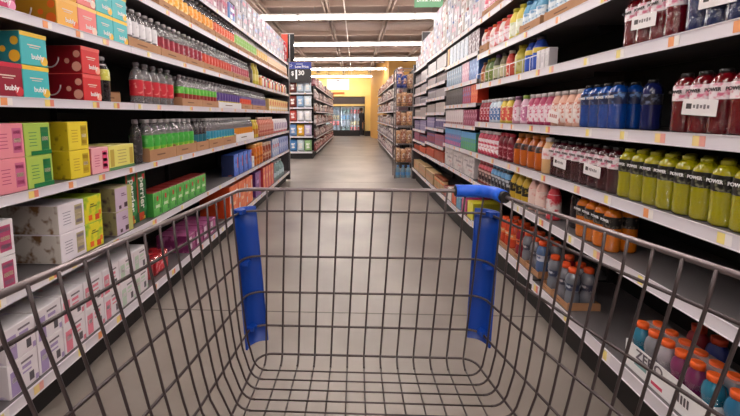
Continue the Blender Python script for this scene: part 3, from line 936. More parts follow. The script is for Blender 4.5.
# fourth shelf bottles
bgl = bottle('sparkling_water_bottle', 'soda', 0.248, 0.0345, CLEAR, GREYCAP, printed((70, 176, 70), (120, 206, 110), 26, 0.6), (0.34, 0.62), printed((186, 206, 60), (120, 186, 60), 26, 0.5), (0.1, 0.34))
crated('L', L_['C'], 2.230, 2.907, 2, bgl, 'lime green water bottle', TS['C'], 'bottle', GB, 1, h=0.07)
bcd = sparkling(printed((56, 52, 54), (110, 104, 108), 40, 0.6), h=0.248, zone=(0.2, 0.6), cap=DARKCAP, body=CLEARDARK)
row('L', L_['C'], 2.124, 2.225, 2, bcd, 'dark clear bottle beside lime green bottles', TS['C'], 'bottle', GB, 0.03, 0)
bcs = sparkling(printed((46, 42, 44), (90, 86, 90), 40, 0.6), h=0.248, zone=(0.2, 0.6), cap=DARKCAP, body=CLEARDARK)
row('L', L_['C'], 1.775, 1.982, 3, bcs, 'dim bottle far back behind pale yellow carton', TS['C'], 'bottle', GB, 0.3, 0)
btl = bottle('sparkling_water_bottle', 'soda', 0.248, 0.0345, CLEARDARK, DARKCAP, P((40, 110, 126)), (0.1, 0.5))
crated('L', L_['C'], 2.913, 3.153, 1, btl, 'dark teal water bottle', TS['C'], 'bottle', GB, 0, h=0.07)
bbl = bottle('sparkling_water_bottle', 'soda', 0.248, 0.0345, CLEAR, GREYCAP, printed((60, 150, 180), (120, 190, 210), 26, 0.6), (0.3, 0.56), P((206, 206, 90)), (0.1, 0.3), seg=9)
crated('L', L_['C'], 3.160, 3.885, 2, bbl, 'sky blue and yellow water bottle', TS['C'], 'bottle', GB, 0, h=0.07)
bol = bottle('sparkling_water_bottle', 'soda', 0.248, 0.0345, CLEAR, GREYCAP, printed((226, 140, 40), (240, 190, 90), 26, 0.6), (0.2, 0.56), seg=9)
crated('L', L_['C'], 3.901, 4.581, 1, bol, 'orange-label water bottle', TS['C'], 'bottle', GB, 0, h=0.08, m=WHITE, traydesc='white tray')
byl = far_bottle('juice_bottle', 'juice', 0.22, 0.045, P((214, 180, 50)), P((226, 206, 90)), P((190, 120, 40)), (0.2, 0.5))
row('L', L_['C'], 4.627, 4.846, 3, byl, 'golden juice bottle', TS['C'], 'bottle', 'golden juice bottles')
bpi = far_bottle('juice_bottle', 'juice', 0.25, 0.045, P((206, 120, 100)), P((230, 196, 180)), printed((220, 160, 140), (180, 70, 70), 30, 0.55), (0.15, 0.6))
row('L', L_['C'], 4.897, 5.748, 12, bpi, 'coral juice bottle', TS['C'], 'bottle', 'coral juice bottles')
wpo = pouch('drink_pouch', 0.13, 0.22, 0.08, P((226, 220, 226)), [P((150, 120, 170)), P((190, 90, 100))])
row('L', L_['C'], 5.820, 6.950, 8, wpo, 'white drink pouch with violet print', TS['C'], 'pouch', 'white drink pouches')

# fifth shelf, far
bluep = carton('soda_carton', 0.15, 0.22, 0.13, printed((50, 96, 206), (96, 146, 236), 12, 0.5), printed((40, 50, 90), (220, 120, 60), 12, 0.66), P((60, 100, 200)), [(0.3, 0.6, 0.16, 0.5, (220, 70, 60)), (-0.1, 0.5, 0.4, 0.16, (90, 150, 236))])
row('L', L_['D'], 3.803, 4.481, 6, bluep, 'blue carton with red flash', TS['D'], 'carton', 'blue cartons')
bluew = carton('snack_carton', 0.09, 0.13, 0.1, P((240, 236, 240)), P((220, 216, 220)), P((240, 240, 240)), [(0, 0.5, 0.6, 0.2, (200, 206, 216))])
row('L', L_['D'], 4.495, 4.595, 1, bluew, 'small white carton beside blue cartons', TS['D'], 'carton', 'small white carton')
orj = far_bottle('juice_bottle', 'jar', 0.27, 0.07, P((226, 120, 40)), P((236, 170, 90)), printed((230, 140, 50), (180, 80, 30), 20, 0.55), (0.15, 0.6))
row('L', L_['D'], 4.618, 5.082, 5, orj, 'fat orange juice bottle', TS['D'], 'bottle', 'orange juice bottles')
brj = far_bottle('juice_bottle', 'jar', 0.25, 0.07, P((150, 70, 50)), P((220, 190, 170)), printed((170, 80, 60), (226, 190, 160), 20, 0.55), (0.15, 0.6))
row('L', L_['D'], 5.110, 5.578, 5, brj, 'fat brown-red juice bottle', TS['D'], 'bottle', 'brown juice jars')
pbl = carton('snack_carton', 0.16, 0.26, 0.2, printed((150, 176, 220), (226, 230, 240), 14, 0.5), P((120, 150, 200)), P((200, 210, 230)), [(0.1, 0.6, 0.5, 0.2, (206, 90, 120))])
row('L', L_['D'], 5.612, 6.096, 5, pbl, 'pale blue carton', TS['D'], 'carton', 'pale blue cartons')
dbl = carton('snack_carton', 0.16, 0.26, 0.2, printed((90, 110, 190), (170, 190, 230), 14, 0.5), P((70, 90, 160)), P((120, 140, 200)), [(0.1, 0.5, 0.6, 0.24, (200, 206, 236))])
row('L', L_['D'], 6.120, 7.026, 8, dbl, 'periwinkle carton', TS['D'], 'carton', 'periwinkle cartons')

# top shelf (T) trays and what stands above (U)
for pxa, pxb, c1, c2, nm, nt in ((2.432, 2.894, (246, 176, 60), (250, 220, 150), 'golden', 8), (2.903, 3.390, (246, 156, 50), (250, 206, 130), 'orange', 11), (3.402, 3.976, (236, 96, 60), (246, 170, 130), 'red-orange', 14), (3.993, 4.835, (150, 206, 90), (210, 230, 170), 'pale green', 22), (4.859, 5.436, (246, 200, 110), (250, 230, 190), 'straw', 14), (5.467, 7.083, (248, 206, 170), (250, 230, 214), 'peach', 24)):
    far = pxa > 3.5
    lab = printed(c1, c2, 34, 0.56)
    if not far:
        pb = bottle('sparkling_water_bottle', 'soda', 0.215, 0.0335, CLEAR, WHITE, lab, (0.12, 0.62), seg=9)
    else:
        pb = far_bottle('sparkling_water_bottle', 'soda', 0.213, 0.0335, P((222, 214, 208)), WHITE, lab, (0.12, 0.7))
    crated('L', L_['T'], pxa, pxb, 2 if not far else 3, pb, '%s water bottle' % nm, TS['T'], 'bottle', GB)
PINK_, MIXW, BLUEW = printed((200, 160, 176), (176, 60, 104), 11, 0.55), printed((196, 190, 198), (190, 96, 136), 11, 0.58), printed((194, 190, 200), (84, 116, 180), 11, 0.58)
def wrap_pack(front, stripe, w=0.19, h=0.185):
    return shrink_block('paper_towel_pack', w, h, 0.26, front, P((206, 196, 206)), P((228, 224, 230)), [(0.0, 0.62, 0.6, 0.2, stripe), (-0.2, 0.25, 0.3, 0.2, (236, 232, 236))])
upk = [wrap_pack(PINK_, (200, 70, 110)), wrap_pack(MIXW, (150, 170, 216)), wrap_pack(BLUEW, (226, 150, 170)), wrap_pack(MIXW, (236, 226, 236))]
prp = wrap_pack(printed((110, 150, 210), (170, 60, 150), 7, 0.52), (236, 230, 240))
for tier, tw in ((0, 'lower'), (1, 'upper')):
    zt = L_['U'] + tier * 0.187
    row('L', zt, 3.356, 3.798, 2, upk[0], 'pink wrapped pack, %s tier' % tw, TS['U'], 'pack', 'packs above the top left shelf', 0.02 + 0.01 * tier)
    row('L', zt, 3.807, 4.017, 1, prp if tier == 0 else upk[1], '%s wrapped pack beside the pink ones, %s tier' % ('purple and blue' if tier == 0 else 'white', tw), TS['U'], 'pack', 'packs above the top left shelf', 0.02)
    row('L', zt, 4.033, 6.756, 12, upk[1:], 'white wrapped pack, %s tier' % tw, TS['U'], 'pack', 'packs above the top left shelf', 0.02 + 0.012 * tier)
rdp = wrap_pack(printed((214, 60, 84), (240, 226, 230), 8, 0.6), (246, 240, 240), 0.16, 0.36)
row('L', L_['U'], 6.775, 7.032, 1, rdp, 'red and white wrapped pack at the far end', TS['U'], 'pack', 'packs above the top left shelf')

# ------------------------------------------------------------------ right shelves, near to far
def put_pack(proto, y, z, lab, group, inset=0.02):
    o = put(proto, 'R', y, z, inset)
    return tag(o, lab, 'drink pack', group)
SP = 'wrapped packs of sports drink on the right shelves'
BLK = mat((20, 18, 20), 0.35)
pinkw = printed((240, 226, 232), (220, 120, 150), 46, 0.6)
REDL = liquid((100, 6, 18))
CHER = liquid((58, 6, 18))
BLUEL = liquid((8, 66, 150))
DBL = liquid((16, 34, 84))
OLIVE = liquid((158, 152, 10))
AMBER = liquid((206, 110, 12))
redk = sport_pack(REDL, BLK, pinkw, 'POWER', BLK, sign=True)
redp = sport_pack(REDL, BLK, pinkw, 'POWER', BLK)
chk = sport_pack(CHER, BLK, pinkw, 'POWER', BLK, sign=True)
blk = sport_pack(DBL, BLK, printed((60, 70, 110), (150, 170, 206), 40, 0.6), 'POWER', WHITE, sign=True)
blu = sport_pack(BLUEL, BLK, printed((30, 40, 80), (120, 160, 220), 40, 0.62), 'POWER', WHITE)
oli = sport_pack(OLIVE, mat((150, 146, 24), 0.3), printed((22, 22, 20), (120, 120, 96), 60, 0.6), 'POWER', WHITE)
amb = sport_pack(AMBER, mat((150, 60, 24), 0.3), printed((22, 20, 20), (120, 110, 100), 60, 0.6), 'POWER', WHITE)
put_pack(redk, (1.661 + 1.371) / 2, R_['S'], 'red eight-pack of sports drink with a white paper sign, on the third right shelf', SP)
put_pack(blk, 1.359 - 0.138, R_['S'], 'dark blue eight-pack of sports drink with paper sign, on the third right shelf', SP)
ng = MB()
ngc = carton('sports_drink_carton', 0.1, 0.2, 0.14, P((130, 220, 30)), P((110, 196, 30)), P((140, 226, 50)), [(0, 0.14, 1, 0.26, (24, 26, 20)), (0, 0.5, 1.0, 0.02, (90, 170, 20)), (0, 0.62, 1.0, 0.02, (90, 170, 20)), (0, 0.74, 1.0, 0.02, (90, 170, 20))])
o = put(ngc, 'R', 1.359 - 0.335, R_['S']); tag(o, 'neon green carton with black foot beside dark blue pack, third right shelf', 'carton')
put_pack(blu, (1.934 + 1.636) / 2, R_['V'], 'bright blue eight-pack of sports drink on the fourth right shelf', SP)
dk = bottle('sports_drink_bottle', 'sport', 0.196, 0.034, mat((22, 30, 84), 0.15, coat=0.4), BLK, printed((24, 24, 40), (110, 120, 150), 50, 0.6), (0.5, 0.71))
row('R', R_['V'], 1.624, 1.502, 2, dk, 'single navy sports drink bottle', TS['V'], 'bottle', 'navy sports drink bottles', 0.07)
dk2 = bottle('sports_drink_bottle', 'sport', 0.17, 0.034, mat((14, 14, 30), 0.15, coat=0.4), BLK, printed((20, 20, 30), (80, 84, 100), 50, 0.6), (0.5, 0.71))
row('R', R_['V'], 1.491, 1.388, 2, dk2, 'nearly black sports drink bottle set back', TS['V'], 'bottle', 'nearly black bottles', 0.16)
put_pack(redk, 1.371 - 0.125, R_['V'], 'red eight-pack of sports drink with paper sign, on the fourth right shelf', SP)
put_pack(redp, 1.371 - 0.401, R_['V'], 'second red eight-pack, nearest the cart on the fourth right shelf', SP)
put_pack(chk, 1.623 + 0.414, R_['W'], 'dark cherry eight-pack with paper sign, farther one on the fifth right shelf', SP)
put_pack(chk, 1.623 + 0.138, R_['W'], 'dark cherry eight-pack with paper sign beside yellow-green packs', SP)
put_pack(oli, 1.623 - 0.138, R_['W'], 'yellow-green eight-pack of sports drink beside the cherry packs', SP)
put_pack(oli, 1.623 - 0.414, R_['W'], 'middle yellow-green eight-pack of sports drink on the fifth right shelf', SP)
put_pack(oli, 1.623 - 0.690, R_['W'], 'yellow-green eight-pack nearest the cart', SP)
put_pack(amb, (1.898 + 1.618) / 2, R_['X'], 'amber orange eight-pack of sports drink alone on the sixth right shelf', SP)
# a brown tray with a blue bottle at the near end of the sixth shelf
o = tray_mb(0.16, 0.3, 0.09).obj('bottle_tray'); o.location = spot('R', 0.935, R_['X'], 0.016); o.rotation_euler = (0, 0, ROT['R']); tag(o, 'deep brown cardboard tray at the near end of the sixth right shelf', 'tray', 'cardboard bottle trays')
bb = bottle('water_bottle', 'juice', 0.2, 0.038, mat((90, 170, 196), 0.2, trans=0.3), WHITE, P((60, 140, 170)), (0.2, 0.6))
row('R', R_['X'], 0.88, 1.0, 1, bb, 'pale blue water bottle in the deep brown tray', TS['X'], 'bottle', 'pale blue bottles', 0.026, lift=0.004)

# second shelf (R): juice in trays
TSm = [bottle('juice_bottle', 'juice', 0.2, 0.042, P(b), P(k), printed(a, c, 30, 0.58), (0.12, 0.6)) for b, k, a, c in (((206, 90, 80), (206, 40, 50), (236, 220, 226), (220, 120, 130)), ((240, 226, 220), (226, 90, 40), (244, 238, 240), (230, 170, 170)))]
row('R', R_['R'], 3.247, 2.853, 11, TSm, 'white juice bottle with red cap', TS['R'], 'bottle', 'juice bottles on the second right shelf', order=0)
crated('R', R_['R'], 3.449, 3.259, 1, TSm, 'red-capped juice bottle in a low tray', TS['R'], 'bottle', 'juice bottles on the second right shelf', h=0.07)
yj = bottle('juice_bottle', 'juice', 0.215, 0.046, P((226, 206, 90)), P((206, 190, 60)), printed((236, 236, 220), (200, 210, 160), 30, 0.6), (0.12, 0.55))
row('R', R_['R'], 2.853, 2.635, 3, yj, 'pale juice bottle with yellow cap', TS['R'], 'bottle', 'yellow-cap juice bottles')
bj = bottle('juice_bottle', 'juice', 0.2, 0.042, mat((110, 170, 206), 0.2), P((50, 110, 160)), printed((226, 236, 244), (110, 160, 200), 30, 0.58), (0.12, 0.6))
crated('R', R_['R'], 2.635, 2.349, 1, bj, 'light blue juice bottle', TS['R'], 'bottle', 'light blue juice bottles', 1)
crated('R', R_['R'], 2.301, 1.858, 1, bj, 'sky blue juice bottle in nearer tray', TS['R'], 'bottle', 'light blue juice bottles', 1)
# third shelf (S): mixed bottles behind a low wire fence
mix = []
for b, k, a, h, r, n_ in (((150, 90, 50), (110, 70, 40), (206, 120, 60), 0.185, 0.038, 'brown'), ((96, 120, 60), (170, 176, 90), (130, 150, 70), 0.195, 0.038, 'green'), ((90, 90, 70), (110, 84, 150), (190, 196, 160), 0.205, 0.038, 'purple-capped'), ((120, 110, 80), (60, 60, 60), (206, 200, 160), 0.195, 0.038, 'olive'), ((196, 60, 50), (226, 216, 210), (220, 90, 70), 0.195, 0.038, 'red')):
    mix.append((bottle('tea_bottle', 'juice', h, r, P(b), P(k), printed(a, (236, 226, 190), 34, 0.62), (0.12, 0.58)), n_))
for i, (pr_, n_) in enumerate(mix):
    a, b = [(3.484, 3.353), (3.353, 3.193), (3.193, 3.048), (3.048, 2.916), (2.916, 2.804)][i]
    row('R', R_['S'], min(a, b), max(a, b), 3 if i < 3 else 2, pr_, '%s tea bottle' % n_, TS['S'], 'bottle', 'tea bottles behind the wire fence', 0.03)
yb = bottle('tea_bottle', 'juice', 0.205, 0.052, P((206, 190, 70)), P((190, 170, 50)), printed((206, 200, 130), (170, 160, 70), 30, 0.55), (0.12, 0.55))
row('R', R_['S'], 2.795, 2.621, 2, yb, 'large yellow tea bottle', TS['S'], 'bottle', 'large yellow tea bottles', 0.03)
blb = bottle('tea_bottle', 'juice', 0.215, 0.046, P((36, 70, 170)), P((60, 50, 60)), printed((40, 84, 190), (190, 206, 236), 24, 0.68), (0.1, 0.5), P((214, 190, 70)), (0.52, 0.66))
row('R', R_['S'], 2.605, 2.394, 2, blb, 'large blue and gold bottle', TS['S'], 'bottle', 'large blue and gold bottles', 0.03)
wc = carton('drink_carton', 0.044, 0.115, 0.05, P((226, 220, 224)), P((206, 200, 206)), P((236, 232, 236)), [(0, 0.5, 0.5, 0.3, (206, 200, 206))])
row('R', R_['S'], 2.407, 2.249, 4, wc, 'plain white carton', TS['S'], 'carton', 'plain white cartons', 0.03)
t = empty('shelf_fence', spot('R', (3.484 + 2.226) / 2, R_['S'], 0.008), ROT['R'])
fw = abs(3.484 - 2.226)
mb = MB()
mb.tube([(-fw / 2, 0, 0.085), (fw / 2, 0, 0.085)], 0.003, WHITE, 6); mb.obj('rail', t)
for i in range(13):
    u = -fw / 2 + fw * i / 12
    mb = MB(); mb.tube([(u, 0, 0.0), (u, 0, 0.085)], 0.002, WHITE, 6); mb.obj('post', t)
tag(t, 'low white wire fence along the edge of the third right shelf', 'fence')
# fourth shelf (V)
vit = []
for b, k, a, c, n_ in (((150, 30, 50), (200, 190, 196), (170, 40, 60), (236, 200, 206), 'dark red'), ((206, 220, 236), (206, 200, 206), (80, 120, 180), (236, 236, 244), 'blue and white'), ((226, 200, 80), (206, 200, 206), (220, 90, 80), (236, 226, 160), 'yellow and red'), ((206, 150, 170), (130, 90, 120), (236, 220, 228), (200, 90, 130), 'pale pink'), ((220, 180, 200), (150, 180, 80), (200, 120, 160), (246, 236, 240), 'green-capped pink'), ((176, 60, 100), (206, 196, 200), (240, 222, 230), (206, 90, 130), 'magenta'), ((220, 170, 150), (190, 180, 180), (240, 228, 224), (206, 120, 100), 'peach')):
    vit.append((bottle('flavoured_water_bottle', 'juice', 0.185, 0.035, P(b), P(k), printed(a, c, 46, 0.56), (0.1, 0.66), seg=10), n_))
spans = [(3.444, 3.201), (3.201, 2.977), (2.977, 2.765), (2.765, 2.629), (2.629, 2.514), (2.506, 2.210), (2.205, 1.917)]
for i, (pr_, n_) in enumerate(vit):
    a, b = min(spans[i]), max(spans[i])
    row('R', R_['V'], a, b, max(1, int(abs(b - a) / 0.072)), pr_, '%s flavoured water bottle' % n_, TS['V'], 'bottle', 'flavoured water bottles', 0.024, 1 if i > 4 else 0, 0.073)
sg = MB(); sg.box(-0.055, 0.055, -0.001, 0, -0.03, 0.03, mat((240, 232, 232), 0.4))
for i in range(4):
    sg.decal(-0.03 + 0.02 * i, 0.005, 0.013, 0.018, -0.001, mat((190, 110, 110), 0.5))
o = sg.obj('paper_sign'); o.location = (XR - 0.006, (2.155 + 2.024) / 2, R_['V'] + 0.05); o.rotation_euler = (0.0, 0.12, ROT['R']); tag(o, 'small white paper sign hung before peach bottles on the fourth right shelf', 'sign')
# fifth shelf (W)
rw = bottle('flavoured_water_bottle', 'juice', 0.2, 0.036, P((196, 60, 90)), P((226, 220, 224)), printed((244, 236, 240), (206, 50, 84), 34, 0.56), (0.1, 0.66), seg=10)
row('R', R_['W'], 3.456, 2.986, 9, rw, 'pink and white bottle with white cap', TS['W'], 'bottle', 'pink and white bottles', 0.024)
rd = bottle('flavoured_water_bottle', 'juice', 0.2, 0.036, P((110, 20, 36)), P((190, 60, 80)), printed((130, 24, 44), (226, 170, 180), 34, 0.62), (0.1, 0.6), seg=10)
row('R', R_['W'], 2.975, 2.714, 5, rd, 'dark red bottle', TS['W'], 'bottle', 'dark red bottles', 0.024)
aj = bottle('juice_jug', 'jug', 0.21, 0.05, mat((196, 96, 30), 0.15, coat=0.5), P((226, 150, 90)), printed((40, 26, 20), (190, 90, 40), 20, 0.6), (0.5, 0.68))
row('R', R_['W'], 2.706, 2.291, 5, aj, 'amber juice jug with dark neck', TS['W'], 'jug', 'amber juice jugs', 0.03)
pb = bottle('flavoured_water_bottle', 'juice', 0.205, 0.038, P((226, 180, 130)), P((226, 216, 214)), printed((244, 226, 226), (230, 150, 150), 30, 0.6), (0.4, 0.7))
row('R', R_['W'], 2.287, 2.173, 1, pb, 'peach bottle with pink label beside cherry pack', TS['W'], 'bottle', 'peach bottle')
# sixth shelf (X)
pt = bottle('tea_bottle', 'juice', 0.2, 0.036, P((150, 60, 60)), P((226, 110, 120)), printed((60, 40, 44), (220, 190, 180), 30, 0.56), (0.1, 0.6), P((226, 100, 116)), (0.66, 0.8), seg=10)
row('R', R_['X'], 3.424, 3.112, 7, pt, 'coral-topped tea bottle', TS['X'], 'bottle', 'coral-topped tea bottles', 0.024)
bt = bottle('tea_bottle', 'juice', 0.2, 0.036, P((60, 70, 90)), P((110, 170, 220)), printed((40, 40, 50), (200, 206, 216), 30, 0.56), (0.1, 0.6), P((110, 170, 220)), (0.62, 0.8), seg=10)
row('R', R_['X'], 3.100, 2.747, 7, bt, 'light blue-topped tea bottle', TS['X'], 'bottle', 'blue-topped tea bottles', 0.024)
yt = bottle('tea_bottle', 'jug', 0.205, 0.044, P((206, 170, 50)), P((226, 200, 100)), printed((30, 28, 26), (214, 190, 80), 26, 0.6), (0.3, 0.6), seg=10)
row('R', R_['X'], 2.738, 2.451, 5, yt, 'yellow and black tea jug', TS['X'], 'jug', 'yellow and black tea jugs', 0.028)
pw = bottle('protein_shake_bottle', 'juice', 0.205, 0.04, P((236, 190, 180)), P((214, 190, 190)), printed((240, 214, 206), (220, 130, 120), 24, 0.6), (0.1, 0.66))
row('R', R_['X'], 2.443, 2.254, 2, pw, 'peach bottle with pale cap', TS['X'], 'bottle', 'peach shake bottles', 0.028)
rws = bottle('protein_shake_bottle', 'juice', 0.2, 0.038, P((214, 60, 74)), P((170, 130, 136)), printed((240, 226, 226), (206, 40, 60), 22, 0.52), (0.1, 0.72))
row('R', R_['X'], 2.242, 2.093, 2, rws, 'red and white bottle', TS['X'], 'bottle', 'red and white shake bottles', 0.028)
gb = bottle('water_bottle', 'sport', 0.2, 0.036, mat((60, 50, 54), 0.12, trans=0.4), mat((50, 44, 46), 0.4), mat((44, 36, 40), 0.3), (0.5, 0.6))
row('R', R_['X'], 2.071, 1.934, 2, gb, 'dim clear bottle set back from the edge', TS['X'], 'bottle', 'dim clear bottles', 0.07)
# bottom shelf (Z)
ORC = P((240, 90, 40))
g = [bottle('sports_drink_bottle', 'gator', 0.205, 0.036, mat(c, 0.12, trans=tr, coat=0.5), ORC, printed(a, b, 30, 0.6), (0.44, 0.62), seg=10) for c, tr, a, b in (((206, 70, 40), 0.1, (240, 130, 60), (246, 226, 200)), ((150, 150, 162), 0.4, (60, 60, 80), (220, 210, 214)), ((150, 34, 50), 0.1, (236, 110, 60), (90, 20, 40)), ((140, 146, 160), 0.4, (50, 60, 90), (210, 214, 226)), ((90, 120, 170), 0.3, (206, 210, 226), (60, 80, 140)))]
GZ = 'sports drink bottles on the bottom right shelf'
crated('R', R_['Y'], 2.848, 2.588, 1, g[0], 'orange sports drink bottle', TS['Z'], 'bottle', GZ, 1, h=0.035)
crated('R', R_['Y'], 2.588, 2.371, 1, [g[1], g[2]], 'clear or red sports drink bottle', TS['Z'], 'bottle', GZ, 1, h=0.035)
crated('R', R_['Y'], 2.366, 2.193, 1, [g[4], g[1], g[3]], 'bluish sports drink bottle', TS['Z'], 'bottle', GZ, 1, h=0.035)
crated('R', R_['Z'], 2.159, 2.035, 1, [g[3], g[2]], 'red and orange sports drink bottle', TS['Z'], 'bottle', GZ, 1, h=0.035)
crated('R', R_['Z'], 2.032, 1.878, 1, [g[3], g[1]], 'grey clear sports drink bottle', TS['Z'], 'bottle', GZ, 1, h=0.035)
gp = gator_pack([mat((40, 120, 150), 0.12, trans=0.1, coat=0.5), mat((150, 150, 160), 0.12, trans=0.3, coat=0.5), mat((190, 180, 190), 0.12, trans=0.3, coat=0.5), mat((130, 50, 96), 0.12, trans=0.1, coat=0.5), mat((120, 40, 90), 0.12, trans=0.1, coat=0.5)])
put_pack(gp, 1.289, R_['Z'], 'white-sleeved case of sports drinks with orange caps under cloudy film', 'cases of sports drink on the bottom right shelf', 0.022)
gp2 = gator_pack([mat((40, 110, 150), 0.12, trans=0.1, coat=0.5)])
put_pack(gp2, 1.289 - 0.372, R_['Z'], 'case of blue sports drinks with orange caps nearest the cart', 'cases of sports drink on the bottom right shelf', 0.022)
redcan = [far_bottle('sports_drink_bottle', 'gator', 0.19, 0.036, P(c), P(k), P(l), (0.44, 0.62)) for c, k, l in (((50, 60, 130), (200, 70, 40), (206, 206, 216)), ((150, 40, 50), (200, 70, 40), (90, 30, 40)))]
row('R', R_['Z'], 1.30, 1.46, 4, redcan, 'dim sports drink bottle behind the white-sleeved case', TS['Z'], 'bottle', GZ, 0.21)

# third to fifth bays on the right: cartons and small goods
BAYW = {2: 'fourth right bay', 3: 'fifth right bay', 4: 'sixth right bay'}
LVW = ['bottom', 'second', 'third', 'fourth', 'fifth', 'sixth', 'seventh', 'eighth', 'ninth']
def block(k, lev, z, ua, ub, n, w, h, d, front, side, top, desc, decals=(), cat='carton', name='drink_mix_carton', shape=None, cap=None):
    y0 = 2.235 - 1.22 + 1.22 * k
    if shape:
        pr_ = far_bottle(name, shape, h, w / 2, front, cap, side, (0.15, 0.6))
    else:
        pr_ = carton(name, w, h, d, front, side, top, decals)
    row('R', z, y0 + ua, y0 + ub, n, pr_, desc, '%s shelf up, %s' % (LVW[lev], BAYW[k]), cat, 'small goods on the far right shelves', 0.02)
W_ = lambda a, b, s=26, t=0.56: printed(a, b, s, t)
z2 = [0.235] + far_levels[2]
# bay 2 (px 443-475)
block(2, 7, z2[6], 0.02, 0.36, 3, 0.1, 0.2, 0.1, W_((90, 40, 60), (206, 190, 200)), P((60, 40, 50)), P((80, 60, 70)), 'dark carton with pale print', shape=None)
block(2, 7, z2[6], 0.37, 1.1, 5, 0.135, 0.2, 0.15, W_((206, 214, 226), (140, 160, 190)), P((170, 180, 196)), P((220, 226, 232)), 'silver-blue carton', [(0.2, 0.5, 0.4, 0.7, (190, 204, 224)), (-0.4, 0.5, 0.16, 0.9, (90, 110, 140))])
block(2, 7, z2[6], 1.1, 1.2, 1, 0.08, 0.2, 0.15, P((240, 170, 80)), P((226, 150, 60)), P((244, 200, 130)), 'orange carton')
block(2, 6, z2[5], 0.02, 0.3, 3, 0.09, 0.19, 0.1, W_((60, 110, 190), (120, 170, 226)), P((50, 90, 160)), P((90, 130, 200)), 'mid-blue carton')
block(2, 6, z2[5], 0.31, 0.55, 3, 0.075, 0.19, 0.1, W_((216, 160, 190), (240, 220, 230)), P((190, 120, 150)), P((230, 190, 210)), 'pink carton')
block(2, 6, z2[5], 0.56, 1.2, 8, 0.076, 0.185, 0.12, W_((110, 150, 190), (190, 214, 230)), P((60, 84, 120)), P((170, 196, 214)), 'steel-blue carton', [(0.38, 0.5, 0.2, 0.96, (60, 80, 110))])
block(2, 5, z2[4], 0.02, 0.22, 3, 0.06, 0.17, 0.1, W_((226, 80, 40), (240, 140, 80)), P((190, 50, 30)), P((220, 100, 60)), 'orange-red carton')
block(2, 5, z2[4], 0.23, 0.5, 4, 0.06, 0.17, 0.1, W_((170, 40, 90), (110, 120, 190)), P((120, 30, 60)), P((170, 60, 90)), 'crimson and blue carton')
block(2, 5, z2[4], 0.51, 1.2, 10, 0.066, 0.17, 0.1, W_((44, 40, 48), (90, 84, 96), 20), P((28, 26, 30)), P((60, 54, 62)), 'black carton')
block(2, 4, z2[3], 0.02, 0.45, 6, 0.066, 0.15, 0.1, W_((150, 50, 90), (220, 160, 180)), P((120, 40, 70)), P((180, 90, 120)), 'wine-coloured carton')
block(2, 4, z2[3], 0.46, 1.2, 9, 0.078, 0.16, 0.1, W_((226, 214, 216), (206, 190, 196), 14), P((206, 196, 200)), P((240, 234, 236)), 'cream-white carton', [(0, 0.1, 0.9, 0.14, (150, 90, 96))])
block(2, 3, z2[2] , 0.02, 0.5, 7, 0.066, 0.17, 0.1, W_((90, 170, 110), (70, 140, 200)), P((60, 110, 90)), P((90, 160, 206)), 'green and blue carton', [(0, 0.82, 1, 0.34, (84, 160, 214))])
block(2, 3, z2[2], 0.51, 1.2, 10, 0.066, 0.18, 0.1, W_((70, 130, 190), (206, 120, 150)), P((50, 90, 150)), P((90, 150, 206)), 'sky-blue carton with pink foot', [(0, 0.84, 1, 0.3, (84, 160, 214)), (0, 0.14, 0.8, 0.2, (196, 100, 150))])
block(2, 2, z2[1], 0.03, 1.19, 3, 0.37, 0.2, 0.2, W_((214, 206, 206), (180, 170, 172), 18), P((190, 182, 184)), P((226, 220, 222)), 'greyish white carton with dotted print', [(0.1, 0.5, 0.5, 0.1, (150, 140, 146)), (-0.2, 0.7, 0.3, 0.06, (150, 140, 146)), (0.2, 0.3, 0.3, 0.06, (200, 150, 150))])
mults = [((236, 226, 60), 'yellow'), ((196, 40, 120), 'magenta'), ((70, 150, 190), 'turquoise'), ((226, 90, 50), 'orange'), ((236, 230, 226), 'white'), ((150, 60, 50), 'russet')]
for i in range(6):
    c, n_ = mults[i]
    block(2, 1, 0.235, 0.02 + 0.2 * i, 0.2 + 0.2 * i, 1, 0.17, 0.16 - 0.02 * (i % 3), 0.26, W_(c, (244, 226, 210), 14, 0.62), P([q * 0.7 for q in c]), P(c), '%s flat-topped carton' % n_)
# bay 3 and 4: paler small goods
pal3 = [((222, 214, 218), (170, 150, 160)), ((230, 222, 226), (200, 170, 180)), ((214, 206, 212), (150, 140, 170)), ((226, 216, 214), (190, 160, 150)), ((150, 140, 190), (226, 216, 226)), ((196, 110, 130), (110, 110, 170)), ((220, 100, 60), (190, 50, 50)), ((236, 200, 150), (226, 110, 60))]
for k in (3, 4):
    zs = [0.235] + far_levels[k]
    for li, z in enumerate(zs[:-1]):
        a, b = pal3[7 - li] if li < 8 else pal3[0]
        gap = (zs[li + 1] - z)
        h = min(0.17, gap - 0.055)
        for half in range(2):
            a2 = [min(255, q * (0.76 + 0.12 * ((li + half + k) % 2))) for q in a]
            nm = 'pale' if li > 3 else ('lilac' if li == 3 else ('rosy' if li == 2 else ('orange' if li == 1 else 'cream')))
            n_ = 6 + (li + half) % 3
            jar_ = (li + half + k) % 3 == 0
            block(k, li + 1 if li else 0, z, 0.03 + 0.6 * half, 0.58 + 0.6 * half, n_, 0.54 / n_ - 0.008, h - 0.012 * ((li + half) % 3), 0.12, W_(a2, b, 30, 0.58), P([q * 0.75 for q in a]), P(a), '%s %s in the %s half' % (nm, 'jar' if jar_ else 'carton', ('near', 'far')[half]), shape='jar' if jar_ else None, cap=P([q * 0.6 for q in b]), name='drink_mix_jar' if jar_ else 'drink_mix_carton', cat='jar' if jar_ else 'carton')
